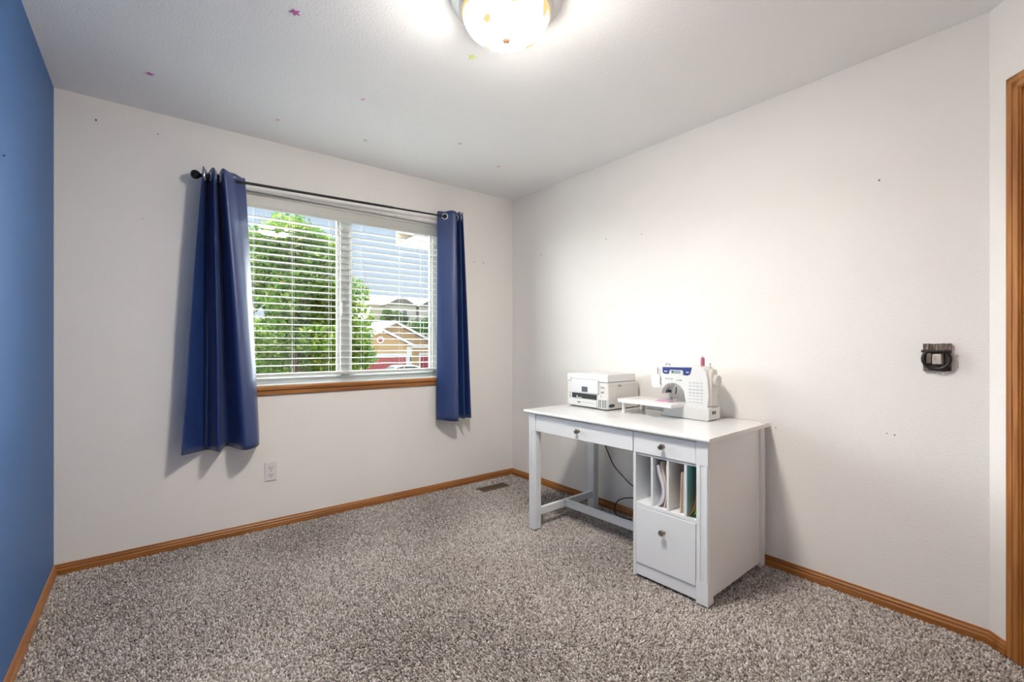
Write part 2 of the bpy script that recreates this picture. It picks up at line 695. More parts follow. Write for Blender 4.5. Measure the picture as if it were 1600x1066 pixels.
def lowfreq(x, y, seed, f):
    r2 = np.random.default_rng(seed)
    s = np.zeros_like(x)
    for k in range(10):
        a = r2.uniform(0, 2 * np.pi)
        ff = f * r2.uniform(0.5, 1.8)
        s += np.sin((x * np.cos(a) + y * np.sin(a)) * ff + r2.uniform(0, 6.28))
    return s / 3.2


lean = lowfreq(gx, gy, 3, 7.0)
lx = 0.0035 * lean + rng.normal(0, 0.0024, N)
ly = 0.0035 * lowfreq(gx, gy, 5, 6.0) + rng.normal(0, 0.0024, N)
hgt = rng.uniform(0.0085, 0.0150, N)
rad = rng.uniform(0.0036, 0.0054, N)
rot = rng.uniform(0, np.pi / 2, N)
V = np.zeros((N, 9, 3))
for k in range(4):
    a = rot + k * np.pi / 2
    V[:, k, 0] = gx + rad * 0.8 * np.cos(a)
    V[:, k, 1] = gy + rad * 0.8 * np.sin(a)
    V[:, k, 2] = -0.015
    V[:, 4 + k, 0] = gx + lx * 0.6 + rad * np.cos(a + 0.5)
    V[:, 4 + k, 1] = gy + ly * 0.6 + rad * np.sin(a + 0.5)
    V[:, 4 + k, 2] = -0.015 + hgt * 0.62
V[:, 8, 0] = gx + lx
V[:, 8, 1] = gy + ly
V[:, 8, 2] = -0.015 + hgt
base = (np.arange(N) * 9)[:, None]
tris = []
for k in range(4):
    j = (k + 1) % 4
    tris.append(np.stack([base[:, 0] + k, base[:, 0] + j, base[:, 0] + 4 + j], 1))
    tris.append(np.stack([base[:, 0] + k, base[:, 0] + 4 + j, base[:, 0] + 4 + k], 1))
    tris.append(np.stack([base[:, 0] + 4 + k, base[:, 0] + 4 + j, base[:, 0] + 8], 1))
Fc = np.concatenate(tris, 0)
tone = np.clip(rng.normal(0.52, 0.26, N) + 0.11 * lean, 0, 1)  # random yarn tone; the lean term puts pile shading into the colour
carpet = np_mesh('carpet_pile', V.reshape(-1, 3), Fc, 'yarn', np.repeat(tone, 9), smooth=True, kind='stuff')
carpet['label'] = 'heathered grey brown carpet pile covering the floor'
carpet['category'] = 'carpet'

# ------------------------------------------------------------------ window
WY0, WY1 = 0.118, 0.155
win = bpy.data.objects.new('window_1', None)
COL.objects.link(win)
win.location = ((OX0 + OX1) / 2, 0.13, OZ0)
win.matrix_basis = Matrix.Translation(win.location)
win['kind'] = 'structure'
bm = BM()
fw = 0.045
ZB = 0.892
box(bm, OX0, OX0 + fw, WY0, WY1, ZB, OZ1, 0.003)
box(bm, OX1 - fw, OX1, WY0, WY1, ZB, OZ1, 0.003)
box(bm, OX0 + fw, OX1 - fw, WY0, WY1, OZ1 - fw, OZ1, 0.003)
box(bm, OX0 + fw, OX1 - fw, WY0, WY1, ZB, ZB + 0.04, 0.003)
obj('window_frame', bm, 'vinyl', win)
MX0, MX1 = -1.481, -1.412
bm = BM()
box(bm, MX0, MX1, WY0 - 0.004, WY1 - 0.004, ZB + 0.04, OZ1 - fw, 0.003)
mull = obj('meeting_stile', bm, 'vinyl', win)
bm = BM()
box(bm, MX0 + 0.004, MX0 + 0.018, WY0 - 0.012, WY0 - 0.004, 1.36, 1.46, 0.003)
obj('sash_latch', bm, 'white_plastic', mull)
for (a, b2) in ((OX0 + fw, MX0), (MX1, OX1 - fw)):
    bm = BM()
    z0_, z1_ = ZB + 0.04, OZ1 - fw
    s_ = 0.02
    box(bm, a, a + s_, WY0 + 0.012, WY1 - 0.006, z0_, z1_, 0.002)
    box(bm, b2 - s_, b2, WY0 + 0.012, WY1 - 0.006, z0_, z1_, 0.002)
    box(bm, a + s_, b2 - s_, WY0 + 0.012, WY1 - 0.006, z0_, z0_ + s_, 0.002)
    box(bm, a + s_, b2 - s_, WY0 + 0.012, WY1 - 0.006, z1_ - s_, z1_, 0.002)
    sash = obj('sash', bm, 'vinyl', win)
    bm = BM()
    box(bm, a + s_ * 0.5, b2 - s_ * 0.5, WY0 + 0.021, WY0 + 0.025, z0_ + s_ * 0.5, z1_ - s_ * 0.5)
    obj('pane', bm, 'glass', sash)
# white sill board with an oak nosing
bm = BM()
box(bm, OX0, OX1, -0.002, WY0, 0.880, 0.892)
obj('window_sill', bm, 'vinyl', win)
bm = BM()
prism(bm, [(-0.0005, 0.893), (-0.016, 0.893), (-0.026, 0.888), (-0.030, 0.882), (-0.030, 0.868), (-0.018, 0.860), (-0.018, 0.838), (-0.008, 0.830), (-0.0005, 0.830)], 0, OX0 - 0.05, OX1 + 0.05)
struct('trim_2', bm, 'oak_x')

# ------------------------------------------------------------------ blind
BX0, BX1 = OX0 + 0.010, OX1 - 0.010
bl = thing('window_blind', 'white horizontal slat blind lowered inside the window opening', 'blind', ((BX0 + BX1) / 2, 0.085, 0.94))
bm = BM()
prism(bm, [(0.052, 2.112), (0.060, 2.018), (0.066, 2.018), (0.066, 2.030), (0.072, 2.112)], 0, BX0, BX1)
box(bm, BX0, BX1, 0.049, 0.056, 2.094, 2.112, 0.002)
box(bm, BX0, BX1, 0.051, 0.060, 2.018, 2.034, 0.002)
obj('valance', bm, 'slat', bl)
bm = BM()
box(bm, BX0, BX1, 0.074, 0.112, 2.055, 2.112)
obj('head_rail', bm, 'slat', bl)
slat_me = None
NS = 22
for i in range(NS):
    z = 1.968 - 0.0455 * i
    if slat_me is None:
        bm = BM()
        yy = [(-0.025, 0.0), (-0.012, 0.0016), (0.012, 0.0016), (0.025, 0.0), (0.025, -0.0026), (0.012, -0.001), (-0.012, -0.001), (-0.025, -0.0026)]
        prism(bm, yy, 0, BX0 + 0.004, BX1 - 0.004)
        o = obj('slat', bm, 'slat', bl, world_space=False)
        slat_me = o.data
        slat_me.transform(Matrix.Translation((-(BX0 + BX1) / 2, 0, 0)))
    else:
        o = bpy.data.objects.new('slat', slat_me)
        COL.objects.link(o)
        o.parent = bl
    o.location = (0, 0.089 - 0.085, z - 0.94)
bm = BM()
box(bm, BX0 + 0.004, BX1 - 0.004, 0.064, 0.114, 0.944, 0.962, 0.004, 2)
obj('bottom_rail', bm, 'slat', bl)
for x in (-2.03, -1.80, -1.56, -1.33, -1.03, -0.85):
    bm = BM()
    for y in (0.0635, 0.1145):
        tube(bm, [(x, y, 0.955), (x, y, 2.06)], 0.0009, 5)
    obj('ladder_cord', bm, 'cord', bl)

# ------------------------------------------------------------------ curtain rod


def rod_z(x):
    return 2.112 + (x + 2.33) * 0.026


RY = -0.088
rod = thing('curtain_rod', 'thin black metal curtain rod with round finial above the window', 'curtain rod', (-1.45, RY, rod_z(-1.45)))
bm = BM()
tube(bm, [(-2.315, RY, rod_z(-2.315)), (-1.17, RY, rod_z(-1.17))], 0.0085, 12)
obj('outer_tube', bm, 'black_metal', rod, True)
bm = BM()
tube(bm, [(-1.17, RY, rod_z(-1.17)), (-0.668, RY, rod_z(-0.668))], 0.0065, 12)
obj('inner_tube', bm, 'black_metal', rod, True)
for x, s in ((-2.315, -1), (-0.668, 1)):
    bm = BM()
    lathe(bm, [(0.009, 0), (0.011, s * 0.006), (0.011, s * 0.012), (0.019, s * 0.018), (0.0245, s * 0.027), (0.026, s * 0.036), (0.0235, s * 0.046), (0.016, s * 0.054), (0.006, s * 0.058)], (x, RY, rod_z(x)), 'x', 8)
    obj('finial', bm, 'black_metal', rod)
for x in (-2.27, -0.685):
    bm = BM()
    box(bm, x - 0.012, x + 0.012, -0.004, 0.0, rod_z(x) - 0.035, rod_z(x) + 0.025, 0.001)
    tube(bm, [(x, -0.003, rod_z(x) - 0.016), (x, RY, rod_z(x) - 0.016)], 0.005, 8)
    torus(bm, (x, RY, rod_z(x)), 0.0125, 0.003, 'x', 16, 6, math.pi, 2 * math.pi)
    obj('bracket', bm, 'black_metal', rod)


# ------------------------------------------------------------------ curtains
def curtain(name, label, top, bot, z_bot, grom):
    base = ((top[0][0] + top[-1][0]) / 2, RY, z_bot)
    t = thing(name, label, 'curtain', base, 0, 'navy curtain panels at the window')
    nu, nv = 110, 48
    ct = catmull(top, nu)
    cb = catmull(bot, nu)
    rows = []
    bm_ = BM()
    for j in range(nv):
        f = j / (nv - 1)
        g = f ** 0.9
        row = []
        for i in range(nu):
            p = ct[i] * (1 - g) + cb[i] * g
            ztop = rod_z(p[0]) + 0.040 + 0.004 * math.sin(i * 0.35)
            zb = z_bot + 0.006 * math.sin(i * 0.13 + 1)
            z = ztop * (1 - f) + zb * f
            wob = 0.004 * math.sin(f * 9 + i * 0.06) * f
            row.append(bm_.verts.new((p[0] + wob * 0.5, min(p[1] + wob, -0.012), z)))
        rows.append(row)
    for j in range(nv - 1):
        for i in range(nu - 1):
            bm_.faces.new((rows[j][i], rows[j][i + 1], rows[j + 1][i + 1], rows[j + 1][i]))
    pan = obj('fabric_panel', bm_, 'curtain', t, True)
    md = pan.modifiers.new('thickness', 'SOLIDIFY')
    md.thickness = 0.0022
    md.offset = 0
    # grommets where the cloth crosses the rod
    zs_ = []
    for i in range(nu - 1):
        a, b2 = ct[i], ct[i + 1]
        if (a[1] - RY) * (b2[1] - RY) <= 0:
            f = (RY - a[1]) / (b2[1] - a[1] + 1e-9)
            p = a * (1 - f) + b2 * f
            tang = (ct[min(i + 3, nu - 1)] - ct[max(i - 3, 0)])
            zs_.append((p, math.atan2(tang[1], tang[0])))
    for p, a in zs_:
        bm_ = BM()
        torus(bm_, (0, 0, 0), 0.0215, 0.0050, 'y', 28, 8)
        mt = Matrix.Translation((p[0], RY, rod_z(p[0]))) @ Matrix.Rotation(a, 4, 'Z')
        bmesh.ops.transform(bm_, matrix=mt, verts=bm_.verts)
        g_ = obj('grommet', bm_, 'chrome', t, True)
        bm_ = BM()
        lathe(bm_, [(0.0172, -0.0025), (0.0172, 0.0025)], (0, 0, 0), 'y', 24)
        bmesh.ops.transform(bm_, matrix=mt, verts=bm_.verts)
        obj('grommet_hole', bm_, 'black', g_, True)
    # hem
    return t


topL = [(-2.290, -0.026), (-2.318, -0.142), (-2.288, -0.028), (-2.268, -0.148), (-2.238, -0.030), (-2.222, -0.148), (-2.160, -0.088), (-2.100, -0.046)]
botL = [(-2.340, -0.024), (-2.415, -0.135), (-2.290, -0.026), (-2.245, -0.175), (-2.190, -0.026), (-2.125, -0.175), (-2.050, -0.150), (-2.022, -0.040)]
curtain('curtain', 'wider navy blue satin curtain panel hanging left of the window', topL, botL, 0.545, None)
topR = [(-0.785, -0.044), (-0.738, -0.092), (-0.672, -0.140), (-0.640, -0.050), (-0.632, -0.135), (-0.600, -0.045), (-0.606, -0.130), (-0.575, -0.050)]
botR = [(-0.800, -0.060), (-0.750, -0.120), (-0.664, -0.160), (-0.628, -0.030), (-0.600, -0.150), (-0.560, -0.030), (-0.535, -0.140), (-0.478, -0.035)]
curtain('curtain', 'narrower navy blue satin curtain panel hanging right of the window', topR, botR, 0.562, None)

# ------------------------------------------------------------------ ceiling lamp
LC = (-1.51, -1.872)
lamp = thing('ceiling_lamp', 'round flush ceiling lamp with frosted glass bowl and ribbed metal rim', 'ceiling lamp', (LC[0], LC[1], H))
bm = BM()
lathe(bm, [(0.198, 0.0), (0.205, -0.006), (0.205, -0.016), (0.196, -0.022), (0.190, -0.024), (0.190, -0.034), (0.182, -0.040), (0.176, -0.042), (0.174, -0.056), (0.167, -0.062), (0.162, -0.060), (0.160, -0.030), (0.05, -0.012), (0.012, -0.010)], (LC[0], LC[1], H), 'z', 64)
obj('metal_rim', bm, 'pan', lamp, True)
bm = BM()
prof = []
for k in range(15):
    a = k / 14 * math.pi / 2
    prof.append((0.159 * math.cos(a) ** 0.85 + 0.004, -0.054 - 0.098 * math.sin(a) ** 1.0))
lathe(bm, prof, (LC[0], LC[1], H), 'z', 64, cap=False)
bowl = obj('glass_bowl', bm, 'lamp_glass', lamp, True)
bm = BM()
lathe(bm, [(0.004, -0.148), (0.016, -0.150), (0.0165, -0.157), (0.010, -0.165), (0.004, -0.168), (0.0035, -0.173), (0.005, -0.177), (0.0035, -0.182)], (LC[0], LC[1], H), 'z', 20)
obj('finial', bm, 'bronze', lamp, True)
# ------------------------------------------------------------------ star stickers on the ceiling
STARS = [((-2.11, -1.31), 0.021, (190, 84, 160), 0.3, 'purple star sticker on the ceiling nearest the blue wall and camera'),
         ((-2.552, -0.448), 0.019, (206, 110, 186), 0.9, 'magenta star sticker on the ceiling above the far blue wall corner'),
         ((-1.672, -0.853), 0.015, (238, 190, 208), 1.3, 'pale pink star sticker in the middle of the ceiling'),
         ((-1.977, -0.333), 0.013, (246, 206, 172), 0.2, 'pale orange star sticker on the ceiling near the curtain rod'),
         ((-1.486, -0.386), 0.012, (196, 200, 192), 0.5, 'small grey star sticker on the ceiling above the window'),
         ((-0.993, -0.716), 0.013, (186, 188, 188), 1.0, 'small grey star sticker on the ceiling right of the window'),
         ((-0.574, -0.564), 0.013, (232, 180, 208), 0.1, 'pink star sticker on the ceiling near the bare white corner'),
         ((-1.418, -1.504), 0.020, (222, 240, 160), 0.7, 'lime green star sticker on the ceiling beside the lamp')]
for i, ((x, y), r_, c, a0, lab) in enumerate(STARS):
    M['star%d' % i] = mat('star_plastic_%d' % i, c, 0.5)
    bm = BM()
    pts = []
    for k in range(10):
        rr = r_ if k % 2 == 0 else r_ * 0.42
        t = a0 + k * math.pi / 5
        pts.append((x + rr * math.cos(t), y + rr * math.sin(t)))
    prism(bm, pts, 2, H - 0.003, H, 0)
    tag(recenter(obj('star_sticker', bm, 'star%d' % i)), lab, 'sticker', 'plastic stars stuck on the ceiling')

# ------------------------------------------------------------------ nails and holes left in the walls
NAILS = [((-2.772, 0, 2.323), 'y', 0.0075, 'black nail head high on window wall beside blue wall'),
         ((-2.516, 0, 2.323), 'y', 0.005, 'small nail head high on window wall above left curtain'),
         ((-2.582, 0, 1.841), 'y', 0.003, 'tiny nail on window wall left of left curtain'),
         ((-0.416, 0, 1.844), 'y', 0.006, 'nail just right of the narrower curtain, left of two'),
         ((-0.318, 0, 1.849), 'y', 0.006, 'nail near narrower curtain, the one nearer the corner'),
         ((0, -0.388, 1.899), 'x', 0.006, 'nail on right wall closest to the room corner'),
         ((0, -1.081, 1.901), 'x', 0.005, 'nail on right wall above the printer'),
         ((0, -1.379, 1.882), 'x', 0.005, 'nail on right wall above gap between printer and sewing machine'),
         ((0, -2.636, 1.883), 'x', 0.006, 'nail on right wall high above the dark wall plaque'),
         ((0, -2.663, 0.761), 'x', 0.004, 'small nail below plaque on right wall, left of two'),
         ((0, -2.690, 0.757), 'x', 0.005, 'small nail below plaque on right wall, right of two'),
         ((0, -2.205, 0.720), 'x', 0.004, 'tiny nail on right wall beside the desk end'),
         ((LX, -1.017, 1.770), '-x', 0.006, 'black nail head in the blue wall')]
M['nail'] = mat('nail_dark', (66, 56, 50), 0.5, metal=0.4)
for (p, ax, r_, lab) in NAILS:
    bm = BM()
    s = 1 if ax == '-x' else -1
    r_ *= 0.6
    lathe(bm, [(r_ * 0.5, 0), (r_ * 0.5, s * 0.003), (r_, s * 0.004), (r_ * 0.8, s * 0.0055)], p, 'y' if ax == 'y' else 'x', 10)
    tag(recenter(obj('nail', bm, 'nail')), lab, 'nail', 'nails left in the walls')

# ------------------------------------------------------------------ outlet
ol = thing('wall_outlet', 'white duplex power outlet low on the wall below the window', 'outlet', (-1.951, 0, 0.292))
bm = BM()
box(bm, -1.986, -1.916, -0.006, 0, 0.292, 0.407, 0.002, 2)
obj('cover_plate', bm, 'plate', ol)
for zc in (0.372, 0.326):
    bm = BM()
    lathe(bm, [(0.0165, -0.0085), (0.0165, -0.004)], (-1.951, 0, zc), 'y', 20)
    rc = obj('receptacle', bm, 'plate', ol, True)
    for dx, hh in ((-0.007, 0.005), (0.007, 0.004)):
        bm = BM()
        box(bm, -1.951 + dx - 0.0013, -1.951 + dx + 0.0013, -0.0092, -0.0080, zc + 0.003 - hh, zc + 0.003 + hh)
        obj('slot', bm, 'black', rc)
    bm = BM()
    lathe(bm, [(0.0026, -0.0092), (0.0026, -0.008)], (-1.951, 0, zc - 0.009), 'y', 10)
    obj('ground_hole', bm, 'black', rc)
bm = BM()
lathe(bm, [(0.003, -0.0075), (0.003, -0.005)], (-1.951, 0, 0.349), 'y', 10)
obj('screw', bm, 'mid_grey', ol)

# ------------------------------------------------------------------ floor register
vt = thing('floor_register', 'brown metal floor vent set in the carpet near the corner', 'vent', (-0.361, -0.207, -0.01))
bm = BM()
VX0, VX1, VY0, VY1 = -0.498, -0.224, -0.258, -0.156
for a in ((VX0, VX1, VY0, VY0 + 0.014), (VX0, VX1, VY1 - 0.014, VY1), (VX0, VX0 + 0.014, VY0 + 0.014, VY1 - 0.014), (VX1 - 0.014, VX1, VY0 + 0.014, VY1 - 0.014)):
    box(bm, *a, -0.012, -0.004, 0.001)
obj('frame', bm, 'vent', vt)
bm = BM()
box(bm, VX0 + 0.012, VX1 - 0.012, VY0 + 0.012, VY1 - 0.012, -0.0105, -0.0098)
obj('duct_opening', bm, 'duct', vt)
for i in range(5):
    y = VY0 + 0.022 + i * 0.0145
    bm = BM()
    prism(bm, [(y - 0.004, -0.010), (y - 0.002, -0.010), (y + 0.005, -0.0045), (y + 0.003, -0.0045)], 0, VX0 + 0.014, VX1 - 0.014)
    obj('louver', bm, 'vent', vt)
bm = BM()
box(bm, -0.364, -0.358, VY0 + 0.014, VY1 - 0.014, -0.010, -0.004)
obj('divider_bar', bm, 'vent', vt)

# ================================================================== THE DESK (local frame: x -0.645..0 depth, y 0..1.195 length)
DESK_LOC = (-0.012, -2.165, 0.0)
DESK_ROT = math.radians(2.0)
desk = thing('writing_desk', 'white wooden writing desk with drawers and file cabinet end against the wall', 'desk', DESK_LOC, DESK_ROT)


def dpart(name, bm_, material='white_paint', parent=None, smooth=False):
    return obj(name, bm_, material, parent or desk, smooth, world_space=False)


TZ = 0.742
bm = BM()
prism(bm, [(-0.645, 0.735), (-0.640, TZ), (0.0, TZ), (0.0, 0.722), (-0.634, 0.722), (-0.645, 0.729)], 1, -0.012, 1.195)
bmesh.ops.recalc_face_normals(bm, faces=bm.faces)
dpart('tabletop', bm, 'desk_top')
FX = -0.622
LGW, LGD = 0.058, 0.050


def leg(x0, x1, y0, y1, front):
    bm_ = BM()
    box(bm_, x0, x1, y0, y1, 0.0, 0.722, 0.002)
    # raised fillets of the fluted faces
    if front:
        box(bm_, x0 - 0.003, x0, y0 + 0.003, y0 + 0.020, 0.10, 0.615, 0.001)
        box(bm_, x0 - 0.003, x0, y1 - 0.020, y1 - 0.003, 0.10, 0.615, 0.001)
        box(bm_, x0 - 0.003, x0, y0, y1, 0.0, 0.10, 0.001)
        box(bm_, x0 - 0.003, x0, y0, y1, 0.615, 0.720, 0.001)
    box(bm_, x0 + 0.004, x1 - 0.004, y0 - 0.003, y0, 0.10, 0.615, 0.001)
    return dpart('leg', bm_)


YR0, YR1 = 0.004, 0.060          # right legs
YL0, YL1 = 1.108, 1.166          # left legs
leg(FX, FX + LGD, YR0, YR1, True)
leg(-0.062, -0.012, YR0, YR1, False)
leg(FX, FX + LGD, YL0, YL1, True)
leg(-0.062, -0.012, YL0, YL1, False)
# aprons
bm = BM()
box(bm, FX + LGD, -0.062, YL0 + 0.012, YL1 - 0.012, 0.615, 0.722)
dpart('side_apron', bm)
bm = BM()
box(bm, -0.045, -0.025, YR1, YL0, 0.615, 0.722)
dpart('back_apron', bm)
# cabinet: right side panel, left side panel, back, floor, shelf, drawer bottom
bm = BM()
box(bm, FX + LGD, -0.062, 0.014, 0.032, 0.02, 0.722)
dpart('side_panel', bm)
CYL0, CYL1 = 0.378, 0.392
bm = BM()
box(bm, FX + 0.002, -0.03, CYL0, CYL1, 0.0, 0.615)
dpart('side_panel', bm)
bm = BM()
box(bm, -0.045, -0.033, 0.032, CYL0, 0.02, 0.615)
dpart('back_panel', bm)
bm = BM()
box(bm, FX + 0.004, -0.045, 0.060, CYL0, 0.352, 0.366)
dpart('shelf', bm)
bm = BM()
box(bm, FX + 0.008, -0.045, 0.034, CYL1, 0.602, 0.612)
dpart('drawer_floor', bm)
bm = BM()
box(bm, FX + LGD, -0.045, 0.034, 0.060, 0.352, 0.602)
dpart('inner_lining', bm)
for yc in (0.289, 0.204, 0.115):
    bm = BM()
    box(bm, FX + 0.006, -0.045, yc - 0.0055, yc + 0.0055, 0.366, 0.602)
    dpart('divider', bm)
bm = BM()
box(bm, FX + 0.006, FX + 0.020, 0.060, CYL0, 0.008, 0.066, 0.001)
dpart('toe_board', bm)


def knob(parent, y, z):
    bm_ = BM()
    lathe(bm_, [(0.011, 0.0), (0.009, -0.003), (0.0055, -0.008), (0.006, -0.012), (0.012, -0.017), (0.0145, -0.022), (0.013, -0.027), (0.007, -0.030)], (FX, y, z), 'x', 18)
    dpart('knob', bm_, 'nickel', parent, True)


def drawer(y0, y1, z0, z1, ky, kz, deep):
    bm_ = BM()
    box(bm_, FX, FX + 0.018, y0, y1, z0, z1, 0.0015)
    d_ = dpart('drawer', bm_)
    bm_ = BM()
    box(bm_, FX + 0.018, deep, y0 + 0.02, y1 - 0.02, z0 + 0.012, z1 - 0.02)
    dpart('drawer_box', bm_, 'white_paint', d_)
    knob(d_, ky, kz)


drawer(0.395, 1.105, 0.616, 0.716, 0.755, 0.666, -0.07)
drawer(0.063, 0.390, 0.616, 0.716, 0.225, 0.668, -0.07)
drawer(0.063, 0.376, 0.070, 0.349, 0.222, 0.262, -0.07)
# stretchers: side (front to back), then long one
bm = BM()
box(bm, FX + LGD, -0.062, YL0 + 0.018, YL1 - 0.016, 0.075, 0.120, 0.001)
dpart('stretcher', bm)
bm = BM()
box(bm, -0.330, -0.308, CYL1, YL0 + 0.018, 0.075, 0.120, 0.001)
dpart('stretcher', bm)

DMX = desk.matrix_basis


# ------------------------------------------------------------------ papers in the desk's slots (built in the desk frame, things of their own)
def sheet_thing(name, label, cat, curve, thick, x0, x1, material, layers=1, group=None):
    """curve: (y, z) control points; extruded along x; a stack of `layers` leaves"""
    cs = catmull(curve, 18)
    z0_ = min(c[1] for c in cs)
    yb = cs[-1][0]
    base = DMX @ Vector(((x0 + x1) / 2, yb, z0_))
    t = thing(name, label, cat, base, DESK_ROT, group)
    off = Vector(((x0 + x1) / 2, yb, z0_))
    for L in range(layers):
        bm_ = BM()
        s0 = thick * L / layers
        s1 = thick * (L + 0.82) / layers if layers > 1 else thick
        A, B = [], []
        jx = random.uniform(-0.006, 0.006) if layers > 1 else 0
        dz = random.uniform(-0.004, 0.0) if layers > 1 else 0
        for i, c in enumerate(cs):
            zz = c[1] + (dz if i < 9 else 0)
            A.append((c[0] - s0, zz))
            B.append((c[0] - s1, zz))
        pts = A + B[::-1]
        prism(bm_, pts, 0, x0 + jx, x1 + jx)
        bmesh.ops.translate(bm_, verts=bm_.verts, vec=-off)
        obj('sheet', bm_, material, t, world_space=False)
    return t


SB = 0.3665
PX0, PX1 = -0.595, -0.34
# second slot: y 0.2095 .. 0.2835
sheet_thing('paper_stack', 'thick curved stack of white papers in the desk slot left of centre', 'papers',
            [(0.2755, 0.570), (0.268, 0.530), (0.250, 0.480), (0.246, 0.435), (0.258, 0.395), (0.277, SB + 0.004)], 0.016, PX0, PX1, 'paper', 5, 'papers filed in the desk slots')
sheet_thing('paper_folder', 'cream folder curving against the white papers in the desk slot', 'folder',
            [(0.2585, 0.585), (0.248, 0.545), (0.232, 0.490), (0.2275, 0.440), (0.232, 0.40), (0.242, SB)], 0.004, PX0 + 0.002, PX1, 'paper_cream', 1, 'papers filed in the desk slots')
sheet_thing('paper_stack', 'thin upright white papers leaning on the middle desk divider', 'papers',
            [(0.2225, 0.580), (0.219, 0.52), (0.2172, 0.45), (0.2185, SB)], 0.005, PX0, PX1, 'paper', 2, 'papers filed in the desk slots')
# third slot: y 0.1205 .. 0.1985
sheet_thing('paper_folder', 'cream folder standing upright in the third desk slot', 'folder',
            [(0.1455, 0.560), (0.1475, 0.50), (0.1500, 0.43), (0.1510, SB)], 0.005, PX0, PX1, 'paper_cream', 2, 'papers filed in the desk slots')
sheet_thing('paper_stack', 'thin white paper bundle upright in the third desk slot', 'papers',
            [(0.1370, 0.556), (0.1380, 0.50), (0.1395, 0.43), (0.1400, SB)], 0.005, PX0, PX1, 'paper', 2, 'papers filed in the desk slots')
sheet_thing('paper_folder', 'cream sheet bundle leaning on the teal slot divider', 'folder',
            [(0.1285, 0.550), (0.1290, 0.50), (0.1300, 0.43), (0.1300, SB)], 0.006, PX0, PX1, 'paper_cream', 2, 'papers filed in the desk slots')
# fourth slot: y 0.078 .. 0.1095
sheet_thing('plastic_folder', 'teal folder standing flat against the divider in the rightmost slot', 'folder',
            [(0.1085, 0.598), (0.1085, 0.52), (0.1085, 0.44), (0.1085, SB)], 0.0015, -0.612, -0.30, 'teal', 1, 'folders in the rightmost desk slot')
sheet_thing('plastic_folder', 'orange folder curling up in the rightmost desk slot', 'folder',
            [(0.0640, 0.535), (0.0650, 0.49), (0.0700, 0.44), (0.0840, 0.395), (0.1050, SB + 0.002)], 0.0012, -0.610, -0.33, 'orange', 1, 'folders in the rightmost desk slot')
sheet_thing('plastic_folder', 'green folder curling under the orange one in the rightmost slot', 'folder',
            [(0.0625, 0.47), (0.0640, 0.435), (0.0715, 0.400), (0.0820, 0.380), (0.1010, SB)], 0.0016, -0.609, -0.33, 'green', 1, 'folders in the rightmost desk slot')

# ------------------------------------------------------------------ power cord under the desk
ctrl = [(-0.05, -1.075, 0.62), (-0.042, -1.082, 0.52), (-0.035, -1.100, 0.438), (-0.035, -1.140, 0.366), (-0.035, -1.185, 0.305), (-0.035, -1.300, 0.228), (-0.035, -1.37, 0.195), (-0.035, -1.40, 0.165), (-0.035, -1.37, 0.140), (-0.035, -1.30, 0.126), (-0.035, -1.225, 0.095), (-0.035, -1.190, 0.055), (-0.035, -1.183, 0.010), (-0.06, -1.20, 0.004), (-0.09, -1.26, 0.004), (-0.08, -1.36, 0.004)]
bm = BM()
tube(bm, catmull(ctrl, 90), 0.0035, 8)
tag(recenter(obj('power_cord', bm, 'cable', smooth=True)), 'black power cord hanging behind the desk down to the carpet', 'cord')

# ================================================================== PRINTER (front faces -x)
PXF, PXB, PYL, PYR, PZ = -0.340, -0.035, -1.025, -1.377, TZ
pr_ = thing('printer', 'white inkjet printer with small screen on the desk', 'printer', ((PXF + PXB) / 2, (PYL + PYR) / 2, PZ), 0)
bm = BM()
box(bm, PXF + 0.004, PXB, PYR, PYL, PZ + 0.006, PZ + 0.172, 0.006, 2)
body = obj('body', bm, 'cream_plastic', pr_)
bm = BM()
prism(bm, [(PXF + 0.000, PZ + 0.176), (PXF + 0.000, PZ + 0.214), (PXF + 0.010, PZ + 0.222), (PXB - 0.035, PZ + 0.222), (PXB - 0.030, PZ + 0.176)], 1, PYR + 0.001, PYL - 0.001, 0.003, 2)
obj('scanner_lid', bm, 'white_plastic', pr_)
bm = BM()
box(bm, PXF + 0.003, PXB - 0.03, PYR + 0.003, PYL - 0.003, PZ + 0.171, PZ + 0.177)
obj('lid_seam', bm, 'mid_grey', pr_)
# front fascia above the paper slot
bm = BM()
box(bm, PXF - 0.006, PXF + 0.006, PYR + 0.076, PYL - 0.044, PZ + 0.096, PZ + 0.190, 0.003)
cp = obj('control_panel', bm, 'white_plastic', pr_)
bm = BM()
box(bm, PXF - 0.0075, PXF - 0.0055, -1.214, -1.164, PZ + 0.104, PZ + 0.138, 0.0005)
scr = obj('screen', bm, 'screen', cp)
for iy in range(3):
    for iz in range(2):
        bm = BM()
        y = -1.160 - 0.0155 * iy - 0.0085
        z = PZ + 0.109 + 0.0145 * iz
        box(bm, PXF - 0.0079, PXF - 0.0074, y - 0.010, y, z, z + 0.010)
        obj('icon', bm, 'dark_grey', scr)
bm = BM()
box(bm, PXF - 0.0072, PXF - 0.0055, PYR + 0.095, PYL - 0.052, PZ + 0.1865, PZ + 0.1885)
obj('panel_edge', bm, 'mid_grey', cp)
bm = BM()
box(bm, PXF - 0.002, PXF + 0.004, PYL - 0.048, PYL - 0.030, PZ + 0.182, PZ + 0.192, 0.001)
obj('brand_mark', bm, 'mid_grey', pr_)
